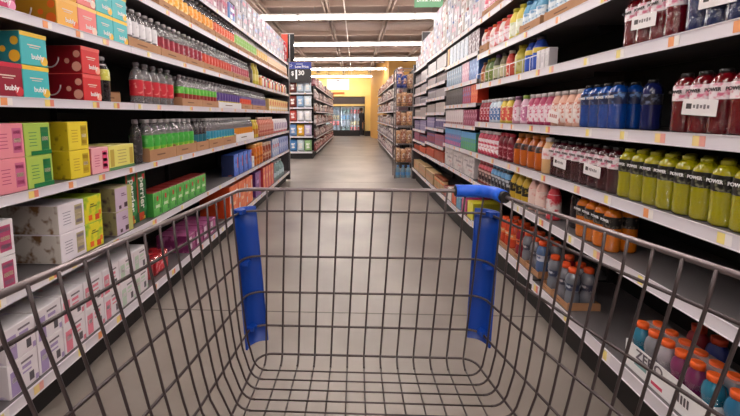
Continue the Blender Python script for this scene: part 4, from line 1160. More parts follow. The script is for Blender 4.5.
# top right shelf (Q): big white packs
qz = R_['Q']
qrow = [shrink_block('paper_towel_pack', 0.24, 0.2, 0.28, f, P((206, 198, 204)), P((226, 220, 226)), [(0.0, 0.6, 0.6, 0.18, c), (-0.2, 0.25, 0.3, 0.2, (232, 228, 232))]) for f, c in ((MIXW, (220, 150, 170)), (BLUEW, (206, 210, 226)), (printed((196, 188, 186), (190, 90, 84), 11, 0.58), (232, 220, 226)))]
for tier, tw in enumerate(('bottom', 'middle', 'top')):
    row('R', qz + tier * 0.202, (3.486, 3.656, 4.053)[tier], (7.098, 6.713, 5.739)[tier], (14, 11, 6)[tier], qrow[tier:] + qrow[:tier], 'white wrapped pack, %s tier' % tw, TS['Q'], 'pack', 'white packs on the top right shelf', 0.02 + 0.015 * tier)
pkb = bottle('juice_bottle', 'juice', 0.19, 0.042, P((226, 110, 130)), P((214, 60, 80)), printed((244, 226, 232), (220, 90, 120), 30, 0.56), (0.1, 0.6), seg=9)
crated('R', qz, 2.801, 3.420, 2, pkb, 'pink juice bottle', TS['Q'], 'bottle', 'pink juice bottles')

# ------------------------------------------------------------------ the shopping cart
WIRE = mat((76, 66, 67), 0.36, 0.5)
RIMW = mat((122, 110, 111), 0.32, 0.6)
BLUE = noisy((22, 84, 206), (34, 100, 222), 30, rough=0.42)
BLUE_SHADED = mat((8, 60, 152), 0.4)  # darker copy of the blue: shade on the guards' inner side put into the colour
BLACKP = mat((22, 20, 22), 0.5)
cart = empty('shopping_cart', (0.032, 0.35, 0))
tag(cart, 'wire shopping cart with blue corner guards, seen from its handle', 'shopping cart')
OX, OY = 0.032, 0.35
YF = 0.85
def lx(y):                      # the rim's left and right sides (world x at a distance y)
    return -0.262 - 0.148 * (0.80 - y) if y < 0.8 else -0.262
def rx(y):
    return 0.301 + 0.255 * (0.80 - y) if y < 0.8 else 0.301
def fade(y):
    """the sides lean in less towards the front of the basket"""
    return 0.55 + 0.45 * max(0.0, min(1.0, (0.80 - y) / 0.25))
def c_(p):
    return (p[0] - OX, p[1] - OY, p[2])
LEVEL = [(1.033, 0.0, 0.0), (0.983, 0.002, 0.0), (0.878, 0.016, 0.004), (0.794, 0.026, 0.008), (0.714, 0.038, 0.010), (0.645, 0.068, 0.012)]  # z, inset of the sides, inset of the front
def ring(z, ins, fin, y_end, n=6):
    """a horizontal wire: along the left side, round both front corners, back along the right side"""
    rad = 0.034
    yf = YF - fin
    pts = [(lx(y_end) + ins, y_end, z), (lx(0.4) + ins, 0.4, z), (lx(0.58) + ins * fade(0.58), 0.58, z), (lx(0.7) + ins * fade(0.7), 0.7, z)]
    fi = ins * fade(0.8)
    xl, xr = lx(0.8) + fi, rx(0.8) - 0.65 * fi
    pts.append((xl, yf - rad, z))
    for i in range(1, n):
        a = PI - PI / 2 * i / n
        pts.append((xl + rad + rad * math.cos(a), yf - rad + rad * math.sin(a), z))
    pts.append((xl + rad, yf, z))
    pts.append((xr - rad, yf, z))
    for i in range(1, n):
        a = PI / 2 - PI / 2 * i / n
        pts.append((xr - rad + rad * math.cos(a), yf - rad + rad * math.sin(a), z))
    pts += [(xr, yf - rad, z), (rx(0.7) - 0.65 * ins * fade(0.7), 0.7, z), (rx(0.58) - 0.65 * ins * fade(0.58), 0.58, z), (rx(0.4) - 0.65 * ins, 0.4, z), (rx(y_end) - 0.65 * ins, y_end, z)]
    return [c_(p) for p in pts]
YE = -0.10
mb = MB(); mb.tube(ring(*LEVEL[0], YE), 0.0043, RIMW, 10); mb.obj('basket_rim', cart)
for lv in LEVEL[1:]:
    mb = MB(); mb.tube(ring(*lv, YE), 0.0026, WIRE, 8); mb.obj('hoop_wire', cart)
ZF = 0.636
def sect(t):
    """inset of the side wires at a fraction t from rim (0) to foot (1)"""
    z = LEVEL[0][0] + (0.66 - LEVEL[0][0]) * t
    for (z0, i0, _), (z1, i1, _) in zip(LEVEL, LEVEL[1:]):
        if z1 <= z <= z0:
            return z, i0 + (i1 - i0) * (z0 - z) / (z0 - z1)
    return z, LEVEL[-1][1]
fl = MB(); sl = MB(); sr = MB()
n_side = 27
for k in range(n_side):
    yt = 0.788 - 0.0335 * k
    yb = 0.792 - 0.0295 * k
    if yt < YE:
        break
    left, right = [], []
    for j in range(9):
        t = j / 8
        z, ins = sect(t)
        y = yt + (yb - yt) * t
        ins *= fade(yt)
        left.append((lx(yt) + ins + 0.004, y, z)); right.append((rx(yt) - 0.65 * ins - 0.004, y, z))
    r = 0.03
    xl, xr = left[-1][0], right[-1][0]
    arcL = [(xl + r - r * math.cos(a), yb, ZF + r - r * math.sin(a)) for a in [PI / 2 * i / 5 for i in range(1, 6)]]
    arcR = [(xr - r + r * math.cos(a), yb, ZF + r - r * math.sin(a)) for a in [PI / 2 * i / 5 for i in range(1, 6)]]
    sl.tube([c_(p) for p in left + arcL], 0.0021, WIRE, 7)
    sr.tube([c_(p) for p in right + arcR], 0.0021, WIRE, 7)
    fl.tube([c_(p) for p in (arcL[-1], arcR[-1])], 0.0017, WIRE, 6)
sl.obj('side_lattice', cart); sr.obj('side_lattice', cart)
fr = MB()
for k in range(13):
    xt = -0.199 + 0.0402 * k
    xb = -0.206 + 0.0378 * k
    up = []
    for z, ins, fin in LEVEL:
        t = (1.033 - z) / (1.033 - 0.645)
        up.append((xt + (xb - xt) * t, YF - fin - 0.004, z))
    r = 0.022
    y0 = up[-1][1]
    arc = [(xb, y0 - r + r * math.cos(a), ZF + r - 0.004 - r * math.sin(a)) for a in [PI / 2 * i / 6 for i in range(1, 7)]]
    fr.tube([c_(p) for p in up + arc], 0.0022, WIRE, 7)
    fl.tube([c_(p) for p in (arc[-1], (xb * 1.12, YE + 0.06, ZF - 0.004))], 0.0017, WIRE, 6)
fr.obj('front_lattice', cart)
fl.obj('floor_lattice', cart)
# blue guards round the two front corners, outside the wires, with their clips
def guard(side):
    g = empty('corner_guard'); g.parent = cart
    mb = MB()
    k = mb.m(BLUE_SHADED)
    n = 11
    zs = [0.672 if side < 0 else 0.69, 0.71, 0.78, 0.86, 0.94, 0.992]
    rows_ = []
    for z in zs:
        t = (1.033 - z) / (1.033 - 0.645)
        ins = (0.016 if side > 0 else 0.030) * t; fin = 0.012 * t
        rad = 0.026
        ring_ = []
        q = 1 if side > 0 else -1
        xs_ = (rx(0.8) - ins) if side > 0 else (lx(0.8) + ins)
        xc, yc = xs_ - q * rad, YF - fin - rad
        for off in (0.0075, 0.0115):
            R = rad + off
            pth = [(xs_ + q * off, yc - 0.006)]
            pth += [(xc + q * R * math.cos(PI / 2 * i / 9), yc + R * math.sin(PI / 2 * i / 9)) for i in range(10)]
            pth += [(xc - q * 0.004, yc + R + 0.002)]
            for px_, py_ in pth:
                ring_.append(len(mb.v)); mb.v.append(c_((px_, py_, z)))
        rows_.append(ring_)
    N = n + 1
    for a, b in zip(rows_, rows_[1:]):
        for i in range(n):
            mb.face([a[i], a[i + 1], b[i + 1], b[i]], k, True)
            mb.face([a[N + i], b[N + i], b[N + i + 1], a[N + i + 1]], k, True)
        for i in (0, n):
            mb.face([a[i], b[i], b[N + i], a[N + i]], k)
    for r_ in (rows_[0], rows_[-1]):
        for i in range(n):
            mb.face([r_[i], r_[i + 1], r_[N + i + 1], r_[N + i]], k)
    mb.obj('guard_shell', g)
    for z in (0.985, 0.868, 0.716):
        t = (1.033 - z) / (1.033 - 0.645)
        ins = (0.016 if side > 0 else 0.030) * t; fin = 0.012 * t
        rad = 0.026
        xc = (lx(0.8) + ins + rad) if side < 0 else (rx(0.8) - ins - rad)
        yc = YF - fin - rad
        mb = MB()
        out = []
        for R in (rad - 0.008, rad + 0.009):
            arc = []
            for i in range(7):
                a = (PI * 0.74 + 0.75 * (i / 6)) if side < 0 else (PI * 0.26 - 0.75 * (i / 6))
                arc.append((xc + R * math.cos(a) - OX, yc + R * math.sin(a) - OY))
            out.append(arc)
        ol = out[0] + out[1][::-1]
        mb.prism(ol, z - 0.005, z + 0.005, BLUE_SHADED)
        mb.obj('clip', g)
    return g
guard(-1); guard(1)
# blue grip sleeve on the right front corner of the rim
rp_ = ring(1.033, 0, 0, YE)
xr = rx(0.8)
path = [(0.222, YF, 1.033), (0.245, YF, 1.033), (0.272, YF, 1.033)]
for i in range(1, 7):
    a = PI / 2 - PI / 2 * i / 6
    path.append((xr - 0.034 + 0.034 * math.cos(a), YF - 0.034 + 0.034 * math.sin(a), 1.033))
path.append((rx(0.79), 0.79, 1.033))
mb = MB(); mb.tube([c_(p) for p in path], 0.0138, BLUE, 14)
mb.tube([c_(path[-1]), c_((rx(0.782), 0.782, 1.033))], 0.012, BLACKP, 12); mb.tube([c_((0.2205, YF, 1.033)), c_(path[0])], 0.0125, BLACKP, 12)
mb.obj('grip_sleeve', cart)
# handle, back frame, chassis and castors (below and behind the lens)
zb = 0.22
for sx, fx in ((-1, lx), (1, rx)):
    x0 = fx(YE)
    mb = MB()
    mb.tube([c_(p) for p in ((x0 + sx * 0.004, YE - 0.07, 1.06), (x0 + sx * 0.004, YE - 0.01, 1.0), (x0, YE + 0.02, 0.62), (x0 - sx * 0.03, YE + 0.02, 0.2), (x0 - sx * 0.06, 0.1, 0.15), (x0 - sx * 0.13, 0.62, 0.15))], 0.012, RIMW, 8)
    mb.obj('frame_rail', cart)
    mb = MB(); mb.tube([c_(p) for p in ((x0 - sx * 0.05, 0.06, 0.16), (x0 - sx * 0.09, 0.30, 0.42), (fx(0.4) - sx * 0.075, 0.42, 0.615))], 0.010, RIMW, 8); mb.obj('support_strut', cart)
    for y, xw in ((YE + 0.06, x0 - sx * 0.035), (0.60, x0 - sx * 0.125)):
        cs = empty('caster'); cs.parent = cart
        mb = MB()
        for dx in (-0.014, 0.014):
            mb.box(xw + dx - 0.002 - OX, xw + dx + 0.002 - OX, y - 0.018 - OY, y + 0.018 - OY, 0.055, 0.135, STEEL)
        mb.box(xw - 0.016 - OX, xw + 0.016 - OX, y - 0.02 - OY, y + 0.02 - OY, 0.13, 0.142, STEEL); mb.obj('fork', cs)
        mb = MB()
        pts = [(xw - 0.011 - OX, y - OY, 0.062), (xw + 0.011 - OX, y - OY, 0.062)]
        mb.tube(pts, 0.06, BLACKP, 20); mb.obj('wheel', cs)
mb = MB(); mb.tube([c_((lx(YE) - 0.004, YE - 0.07, 1.06)), c_((rx(YE) + 0.004, YE - 0.07, 1.06))], 0.014, BLUE, 12); mb.obj('push_handle', cart)
mb = MB()
for k in range(9):
    y = 0.05 + 0.065 * k
    mb.tube([c_((-0.2, y, 0.165)), c_((0.26, y, 0.165))], 0.003, WIRE, 6)
mb.obj('lower_lattice', cart)

# ------------------------------------------------------------------ beyond the cross aisle
def far_goods(side, xf, y0, w, zs, seed, pal, label_where, endcap=False):
    rnd = random.Random(seed)
    for li, z in enumerate(zs[:-1]):
        gap = zs[li + 1] - z
        u = 0.03
        i = 0
        kind = 'carton'
        while u < w - 0.12:
            kind = rnd.choice(['carton', 'jar', 'pouch', 'jar', kind])
            ww = rnd.uniform(0.09, 0.16)
            c = rnd.choice(pal[li % len(pal)])
            h = min(gap - 0.06, rnd.uniform(0.16, 0.29))
            key = (kind, round(ww, 2), c, round(h, 2))
            m1, m2 = printed([q * 0.72 for q in c], [min(255, q * 0.6 + 90) for q in c], 16, 0.56), P([q * 0.6 for q in c])
            if kind == 'carton':
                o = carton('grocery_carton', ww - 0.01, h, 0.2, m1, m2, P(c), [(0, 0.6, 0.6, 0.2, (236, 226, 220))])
            elif kind == 'jar':
                o = far_bottle('grocery_jar', 'jar', h, ww / 2 - 0.006, m1, P((226, 214, 206)), P([min(255, q * 0.5 + 120) for q in c]), (0.2, 0.6))
            else:
                o = pouch('grocery_pouch', ww - 0.01, h, 0.1, m1, [P((236, 226, 220)), m2])
            yc = y0 + u + ww / 2
            ins = 0.02 + (ww / 2 - 0.005 if kind == 'jar' else 0)
            x = xf - ins if side == 'L' else xf + ins
            o.location = (x, yc, z + 0.0015); o.rotation_euler = (0, 0, ROT[side])
            tag(o, '%s small %s on the %s shelf up, %s' % (ordinal(i), kind, LVW[li], label_where), kind, 'groceries beyond the cross aisle')
            u += ww + rnd.choice([0.004, 0.004, 0.05])
            i += 1
BIGP = [[(190, 60, 60), (210, 120, 90), (150, 60, 60)], [(170, 110, 110), (226, 214, 210), (130, 60, 70)], [(206, 190, 190), (150, 110, 120), (220, 140, 120)], [(226, 150, 120), (190, 160, 160), (210, 200, 200)], [(200, 180, 184), (160, 130, 140), (220, 190, 190)], [(226, 206, 206), (190, 150, 160), (206, 100, 110)]]
ZL = [0.16, 0.55, 0.93, 1.3, 1.66, 2.02, 2.36]
for k in range(7):
    y0 = 10.95 + 1.25 * k
    bay('L', y0, 1.25, ZL[1:-1], ZL[0], 2.3, 0.46, '%s shelf bay beyond the cross aisle, on its left side' % ORD[k], x_front=-1.12, seed=51 + k, tag_gap=0.5)
    far_goods('L', -1.12, y0, 1.25, ZL, 60 + k, BIGP, '%s left bay beyond the cross aisle' % ORD[k])
for k in range(6):
    y0 = 8.7 + 1.4 * k
    bay('R', y0, 1.4, ZL[1:-1], ZL[0], 2.3, 0.46, '%s shelf bay beyond the cross aisle, on its right side' % ORD[k], x_front=0.94, seed=71 + k, tag_gap=0.5)
    far_goods('R', 0.94, y0, 1.4, ZL, 80 + k, BIGP[::-1], '%s right bay beyond the cross aisle' % ORD[k])
# end display on the left, facing the cart, with its price board
EZ = [0.2, 0.62, 1.02, 1.40, 1.79]
bay('F', 10.45, 0.66, EZ[1:], EZ[0], 2.0, 0.42, 'dark end display shelf facing the cart under the blue price board', x_front=-1.51, seed=91, tag_gap=0.4)
rows_ = [
    (0, [((70, 130, 190), 'blue'), ((206, 220, 226), 'pale blue'), ((150, 190, 130), 'pale green')]),
    (1, [((110, 150, 206), 'sky blue'), ((236, 180, 50), 'yellow'), ((206, 190, 220), 'lavender')]),
    (2, [((190, 70, 60), 'red'), ((226, 226, 232), 'white'), ((236, 236, 240), 'bright white')]),
    (3, [((130, 50, 44), 'brick red'), ((150, 180, 214), 'hazy blue'), ((220, 230, 238), 'frosty white')]),
    (4, [((120, 60, 54), 'brown-red'), ((190, 206, 220), 'long grey-blue'), ((206, 220, 232), 'icy blue')])]
for li, items in rows_:
    for i, (c, nm) in enumerate(items):
        o = pouch('snack_bag', 0.203, 0.32, 0.15, printed(c, [q * 0.55 for q in c], 9, 0.6), [printed((236, 230, 226), c, 14, 0.52), printed([q * 0.6 for q in c], c, 9, 0.5)])
        o.location = (-1.51 + (i - 1) * 0.205, 10.47, EZ[li] + 0.0015)
        tag(o, '%s bag on the %s shelf up of the left end display' % (nm, LVW[li]), 'bag', 'bags on the left end display')
t = empty('price_board', (-1.49, 10.40, 2.06))
mb = MB(); mb.box(-0.33, 0.30, 0, 0.03, 0.0, 0.36, mat((26, 22, 26), 0.4)); b0 = mb.obj('board', t)
mb = MB(); mb.box(-0.33, 0.30, 0, 0.03, 0.361, 0.54, mat((40, 56, 150), 0.4)); b1 = mb.obj('header', t)
mb = MB()
for a in range(6):
    an = a * PI / 3
    mb.tube([(-0.25 + 0.02 * math.cos(an), -0.002, 0.45 + 0.02 * math.sin(an)), (-0.25 + 0.05 * math.cos(an), -0.002, 0.45 + 0.05 * math.sin(an))], 0.006, WHITE, 5)
mb.obj('spark_emblem', b1)
def plain_letter(parent, s, size, loc):
    o = link('lettering', text_mesh(s, size, WHITE, bold=True), parent); o.rotation_euler = (PI / 2, 0, 0); o.location = loc
mb = MB(); mb.box(-0.10, 0.08, -0.003, -0.001, 0.478, 0.496, mat((190, 196, 226), 0.5)); mb.obj('small_print', b1)
plain_letter(b1, 'Low Price', 0.09, (0.05, -0.002, 0.415))
plain_letter(b0, '$', 0.15, (-0.20, -0.002, 0.24)); plain_letter(b0, '1', 0.34, (-0.10, -0.002, 0.20)); plain_letter(b0, '30', 0.17, (0.03, -0.002, 0.25))
for x in (-0.28, 0.25):
    mb = MB(); mb.tube([(x, 0.04, -0.06), (x, 0.04, 0.5)], 0.012, STEEL, 6); mb.obj('post', t)
tag(t, 'black price board with blue header above the left end display', 'sign')
# wire rack on the right, holding snack bags
RX, RY = 0.915, 7.3
t = empty('wire_rack', (RX, RY, 0)); hw, dp, ht = 0.165, 0.36, 2.05
GW = mat((120, 112, 112), 0.4, 0.5)
for sx in (-1, 1):
    for y in (0, dp):
        mb = MB(); mb.tube([(sx * hw, y, 0.0), (sx * hw, y, ht)], 0.011, GW, 6); mb.obj('post', t)
mb = MB()
for y in (0, dp):
    mb.tube([(-hw, y, ht), (hw, y, ht)], 0.008, GW, 6)
for sx in (-1, 1):
    mb.tube([(sx * hw, 0, ht), (sx * hw, dp, ht)], 0.008, GW, 6)
mb.obj('top_frame', t)
RZ_ = [0.30, 0.66, 1.00, 1.36, 1.70]
for z in RZ_:
    mb = MB()
    for i in range(7):
        mb.tube([(-hw + 2 * hw * i / 6, 0, z), (-hw + 2 * hw * i / 6, dp, z)], 0.003, GW, 5)
    mb.tube([(-hw, 0, z), (hw, 0, z)], 0.005, GW, 6); mb.tube([(-hw, dp, z), (hw, dp, z)], 0.005, GW, 6)
    mb.tube([(-hw, 0, z + 0.07), (hw, 0, z + 0.07)], 0.004, GW, 6)
    mb.obj('shelf_lattice', t)
tag(t, 'tall grey wire rack of snack bags at the end of the right shelves', 'rack')
snm = [P((190, 140, 90)), P((206, 160, 100)), P((150, 90, 60))]
for li, z in enumerate(RZ_):
    for i in range(3):
        for d in range(2):
            blue_ = li == 4 and i < 2
            c = (50, 80, 170) if blue_ else [(196, 150, 112), (214, 160, 116), (170, 110, 86)][(li + i + d) % 3]
            o = pouch('snack_bag', 0.1, 0.26 - 0.02 * ((li + i) % 2), 0.1, printed(c, (236, 206, 176), 24, 0.56), [printed((226, 206, 190), (150, 70, 50), 30, 0.5), printed([q * 0.7 for q in c], c, 20, 0.5)])
            o.location = (RX + (i - 1) * 0.105, RY + 0.03 + d * 0.15, z + 0.006)
            tag(o, '%s bag on the %s level of the wire rack, %s, %s' % ('blue' if blue_ else 'tan snack', ORD[li], ('left', 'middle', 'right')[i], ('front', 'back')[d]), 'bag', 'snack bags on the wire rack')
bwt = [P((170, 200, 220)), P((90, 150, 206))]
for i in range(3):
    o = far_bottle('water_jug', 'jug', 0.24, 0.048, mat((150, 190, 216), 0.15, trans=0.3), P((80, 140, 206)), bwt[1], (0.2, 0.45))
    o.location = (RX + (i - 1) * 0.1, RY + 0.09, 0.0015)
    tag(o, '%s pale blue water jug on the floor under the wire rack' % ORD[i], 'jug', 'water jugs under the wire rack')
# blade signs at the end of both runs
t = empty('blade_sign', (-1.22, 7.03, 2.13))
mb = MB(); mb.box(-0.11, 0.0, -0.02, 0.0, 0.02, 0.50, mat((220, 70, 44), 0.4)); mb.obj('red_face', t)
mb = MB(); mb.box(0.0, 0.115, -0.02, 0.0, 0.02, 0.50, BLACK); mb.obj('black_face', t)
mb = MB(); mb.tube([(0.035, -0.026, 0.01), (0.035, -0.026, 0.49)], 0.006, WHITE, 6); mb.tube([(-0.11, -0.01, 0.51), (0.115, -0.01, 0.51)], 0.008, WHITE, 6); mb.obj('edge_trim', t)
mb = MB(); mb.tube([(-0.1, -0.01, -0.06), (-0.1, -0.01, 0.04)], 0.01, STEEL, 6); mb.obj('post', t)
tag(t, 'red and black blade sign above the far end of the left shelves', 'sign')
t = empty('blade_sign', (1.28, 7.2, 2.1))
mb = MB(); mb.box(-0.09, 0.09, -0.02, 0.0, 0.28, 0.58, mat((60, 54, 58), 0.4)); mb.obj('dark_face', t)
mb = MB(); mb.tube([(-0.09, -0.01, 0.27), (-0.09, -0.01, 0.59), (0.09, -0.01, 0.59)], 0.007, WHITE, 6); mb.obj('edge_trim', t)
mb = MB(); mb.tube([(0.05, -0.01, 0.0), (0.05, -0.01, 0.3)], 0.01, STEEL, 6); mb.obj('post', t)
tag(t, 'small dark blade sign above the far end of the right shelves', 'sign')
# hanging signs
t = empty('hanging_sign', (1.17, 6.5, 2.93))
mb = MB(); mb.box(-0.23, 0.23, 0, 0.012, 0, 0.36, mat((92, 146, 108), 0.5)); b = mb.obj('panel', t)
plain_letter(b, 'Drink Mixes', 0.078, (0, -0.0015, 0.115))
for x in (-0.18, 0.18):
    mb = MB(); mb.tube([(x, 0.006, 0.36), (x, 0.006, 0.78)], 0.003, STEEL, 5); mb.obj('hanger', t)
tag(t, 'green hanging aisle sign reading Drink Mixes', 'sign')
t = empty('hanging_sign', (-0.87, 19.0, 2.42))
mb = MB(); mb.box(-0.54, 0.54, 0, 0.02, 0, 0.52, mat((244, 242, 240), 0.5)); b = mb.obj('panel', t)
mb = MB(); mb.box(-0.07, 0.07, -0.004, -0.001, 0.42, 0.46, mat((110, 106, 110), 0.5)); mb.obj('small_print', b)
for x in (-0.45, 0.45):
    mb = MB(); mb.tube([(x, 0.01, 0.52), (x, 0.01, 1.29)], 0.005, STEEL, 5); mb.obj('hanger', t)
tag(t, 'wide white hanging sign before the yellow back wall', 'sign')
t = empty('promotion_banner', (-1.03, 19.85, 2.33))
mb = MB(); mb.prism([(-0.32, 0), (-0.1, 0), (-0.1, 0.012), (-0.32, 0.012)], -0.35, 0.0, mat((232, 112, 50), 0.5)); mb.prism([(-0.32, 0), (0.45, 0), (0.45, 0.012), (-0.32, 0.012)], -0.08, 0.02, mat((236, 130, 60), 0.5)); mb.obj('banner_cloth', t)
mb = MB(); mb.tube([(-0.34, 0.02, 0.02), (-0.34, 0.02, 1.40)], 0.006, STEEL, 5); mb.tube([(0.4, 0.02, 0.02), (0.4, 0.02, 1.40)], 0.006, STEEL, 5); mb.obj('hanger', t)
tag(t, 'orange banner hanging below the white sign', 'banner')
# drinks cooler in the back wall, three glass doors
CY = YB
t = empty('drinks_cooler', (-0.83, CY, 0))
CB = mat((34, 28, 28), 0.5)
mb = MB(); mb.box(-1.36, 1.34, 0.62, 0.68, 0.02, 2.2, mat((210, 214, 216), 0.5)); mb.obj('back_wall', t)
mb = MB(); mb.box(-1.36, 1.34, 0, 0.62, 0.0, 0.28, CB); mb.obj('base', t)
mb = MB(); mb.box(-1.36, 1.34, 0, 0.62, 1.83, 2.2, mat((70, 58, 56), 0.5)); mb.obj('header', t)
mb = MB(); mb.box(-1.36, 1.34, -0.012, 0.0, 1.70, 1.82, mat((236, 206, 130), 0.5)); mb.box(-1.36, 1.34, 0.0, 0.62, 1.70, 1.83, CB); mb.obj('light_strip', t)
glass = mat((250, 253, 253), 0.03, trans=1.0)
lampm = emissive((236, 244, 255), 70.0)
for i in range(4):
    x0 = -1.34 + i * 0.67
    d = empty('door', (x0 + 0.335, 0, 0.28)); d.parent = t
    mb = MB()
    for a, b in ((-0.33, -0.28), (0.28, 0.33)):
        mb.box(a, b, -0.02, 0.02, 0, 1.42, CB)
    mb.box(-0.28, 0.28, -0.02, 0.02, 0, 0.05, CB); mb.box(-0.28, 0.28, -0.02, 0.02, 1.37, 1.42, CB); mb.obj('door_frame', d)
    mb = MB(); mb.box(-0.279, 0.279, -0.004, 0.004, 0.051, 1.369, glass); mb.obj('glass', d)
    mb = MB(); mb.tube([(0.25, -0.04, 0.5), (0.25, -0.04, 0.9)], 0.012, STEEL, 6); mb.obj('handle', d)
    mb = MB(); mb.box(x0 + 0.01, x0 + 0.04, 0.03, 0.06, 0.34, 1.66, lampm); mb.obj('inner_lamp', t)
CZ = [0.285, 0.62, 0.95, 1.28]
for z in CZ[1:]:
    mb = MB(); mb.box(-1.34, 1.33, 0.1, 0.6, z - 0.015, z, WHITE); mb.obj('shelf', t)
cc = [(90, 150, 190), (200, 210, 220), (70, 90, 80), (190, 70, 60), (226, 226, 230), (206, 180, 120)]
cp = [far_bottle('milk_jug', 'juice', 0.26, 0.085, P(c), P((230, 230, 236)), P([min(255, q * 0.5 + 110) for q in c]), (0.2, 0.6)) for c in cc]
for o in cp:
    pass
n_ = 0
for li, z in enumerate(CZ):
    for i in range(13):
        pr_ = cp[(li * 2 + i // 3) % 6]
        if USED.get(pr_.name):
            o = dup(pr_)
        else:
            USED[pr_.name] = True; o = pr_
        o.location = (-0.83 - 1.2 + i * 0.2, CY + 0.25, z + 0.0015)
        tag(o, '%s bottle from the left on the %s shelf up inside the lit cooler' % (ordinal(i), ORD[li]), 'bottle', 'bottles inside the cooler')
tag(t, 'black drinks cooler with lit glass doors in the yellow back wall', 'cooler')

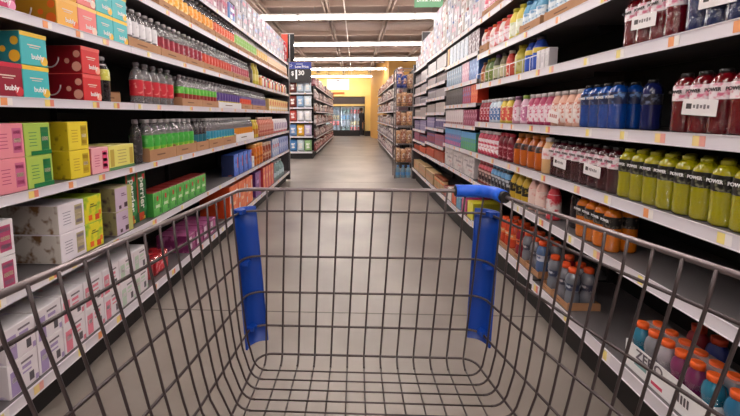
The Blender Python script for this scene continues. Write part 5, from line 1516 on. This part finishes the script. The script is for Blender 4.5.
# ------------------------------------------------------------------ the shopper at the cooler
def person(loc, facing):
    J = {'pelvis': (0, 0, 0.86), 'waist': (0, 0, 1.0), 'chest': (0, 0.0, 1.17), 'neck': (0, 0.0, 1.34), 'headb': (0, -0.01, 1.42), 'head': (0, -0.015, 1.50), 'crown': (0, 0, 1.58)}
    R_k = {'pelvis': 0.13, 'waist': 0.115, 'chest': 0.13, 'neck': 0.05, 'headb': 0.065, 'head': 0.082, 'crown': 0.06}
    E_ = [('pelvis', 'waist'), ('waist', 'chest'), ('chest', 'neck'), ('neck', 'headb'), ('headb', 'head'), ('head', 'crown')]
    for s_, n_ in ((-1, 'l'), (1, 'r')):
        J['sh' + n_] = (s_ * 0.16, 0, 1.29); R_k['sh' + n_] = 0.06
        J['el' + n_] = (s_ * 0.22, 0.02 if s_ < 0 else -0.03, 1.05); R_k['el' + n_] = 0.045
        J['wr' + n_] = (s_ * 0.22, -0.05 if s_ < 0 else -0.16, 0.84 if s_ < 0 else 0.96); R_k['wr' + n_] = 0.03
        J['ha' + n_] = (s_ * 0.215, -0.07 if s_ < 0 else -0.22, 0.77 if s_ < 0 else 0.95); R_k['ha' + n_] = 0.03
        E_ += [('chest', 'sh' + n_), ('sh' + n_, 'el' + n_), ('el' + n_, 'wr' + n_), ('wr' + n_, 'ha' + n_)]
        for f in range(5):
            hx, hy, hz = J['ha' + n_]
            dx = (f - 2) * 0.013
            J['fi%s%d' % (n_, f)] = (hx + (dx if f else -s_ * 0.035), hy - 0.03, hz - (0.055 if f else 0.01) * (1 if s_ < 0 else 0.4)); R_k['fi%s%d' % (n_, f)] = 0.008
            E_.append(('ha' + n_, 'fi%s%d' % (n_, f)))
        J['hi' + n_] = (s_ * 0.085, 0, 0.80); R_k['hi' + n_] = 0.09
        J['kn' + n_] = (s_ * 0.095, -0.02 * s_, 0.45); R_k['kn' + n_] = 0.062
        J['an' + n_] = (s_ * 0.1, 0.02, 0.10); R_k['an' + n_] = 0.042
        J['to' + n_] = (s_ * 0.11, -0.13, 0.036); R_k['to' + n_] = 0.036
        E_ += [('pelvis', 'hi' + n_), ('hi' + n_, 'kn' + n_), ('kn' + n_, 'an' + n_), ('an' + n_, 'to' + n_)]
    keys = list(J)
    me = bpy.data.meshes.new('person')
    me.from_pydata([J[k] for k in keys], [(keys.index(a), keys.index(b)) for a, b in E_], [])
    o = link('person', me)
    sk = o.modifiers.new('skin', 'SKIN')
    for i, k in enumerate(keys):
        v = me.skin_vertices[0].data[i]
        v.radius = (R_k[k], R_k[k] * (0.75 if k in ('chest', 'waist', 'pelvis') else 1.0))
        v.use_root = k == 'pelvis'
    sk.use_smooth_shade = True
    sub = o.modifiers.new('sub', 'SUBSURF'); sub.levels = 2; sub.render_levels = 2
    dg = bpy.context.evaluated_depsgraph_get(); dg.update()
    m2 = bpy.data.meshes.new_from_object(o.evaluated_get(dg))
    o.modifiers.clear()
    skin, coat, trousers, shoe, hair = P((206, 160, 130)), mat((34, 32, 40), 0.8), mat((26, 26, 34), 0.8), mat((214, 210, 206), 0.5), mat((36, 26, 22), 0.7)
    for m_ in (skin, coat, trousers, shoe):
        m2.materials.append(m_)
    for p in m2.polygons:
        c = p.center
        p.use_smooth = True
        if c.z > 1.35:
            k = 0
        elif c.z < 0.085:
            k = 3
        elif abs(c.x) > 0.15 and c.z < 1.0 and (c.y < -0.10 or c.z < 0.83):
            k = 0
        elif c.z > 0.78 or abs(c.x) > 0.17:
            k = 1
        else:
            k = 2
        p.material_index = k
    o.data = m2
    o.location = loc; o.rotation_euler = (0, 0, facing)
    mb = MB(); mb.lathe([(0.05, 1.40), (0.088, 1.46), (0.094, 1.52), (0.08, 1.585), (0.03, 1.61)], hair, 12, cy=0.018, sx=0.95); mb.obj('hair', o)
    mb = MB()
    for sx in (-1, 1):
        mb.lathe([(0.004, -0.007), (0.010, 0.0), (0.004, 0.007)], mat((240, 240, 240), 0.3), 8, cx=sx * 0.03, cy=-0.092, cz=1.505)
    mb.obj('eyes', o)
    mb = MB(); mb.lathe([(0.010, 0.0), (0.012, 0.012), (0.004, 0.04)], skin, 8, cy=-0.098, cz=1.468); mb.obj('nose', o)
    mb = MB(); mb.box(-0.02, 0.02, -0.094, -0.085, 1.444, 1.45, mat((150, 80, 76), 0.5)); mb.obj('mouth', o)
    return tag(o, 'person in dark jacket and trousers standing by the cooler doors', 'person')
person((0.31, 21.4, 0.0), PI / 2 + 0.6)

# ------------------------------------------------------------------ light and look
w = bpy.data.worlds.new('world'); S.world = w
w.use_nodes = True
w.node_tree.nodes['Background'].inputs[0].default_value = (0.9, 0.92, 1.0, 1)
w.node_tree.nodes['Background'].inputs[1].default_value = 0.0
S.view_settings.view_transform = 'Standard'
S.view_settings.look = 'None'
S.view_settings.gamma = 1.0
S.view_settings.use_curve_mapping = False
S.view_settings.exposure = 0.62
S.cycles.use_denoising = True
S.cycles.max_bounces = 8
S.cycles.diffuse_bounces = 4
S.cycles.glossy_bounces = 3
S.cycles.transmission_bounces = 5
S.cycles.transparent_max_bounces = 12
S.cycles.caustics_reflective = False
S.cycles.caustics_refractive = False
S.cycles.sample_clamp_indirect = 4.0
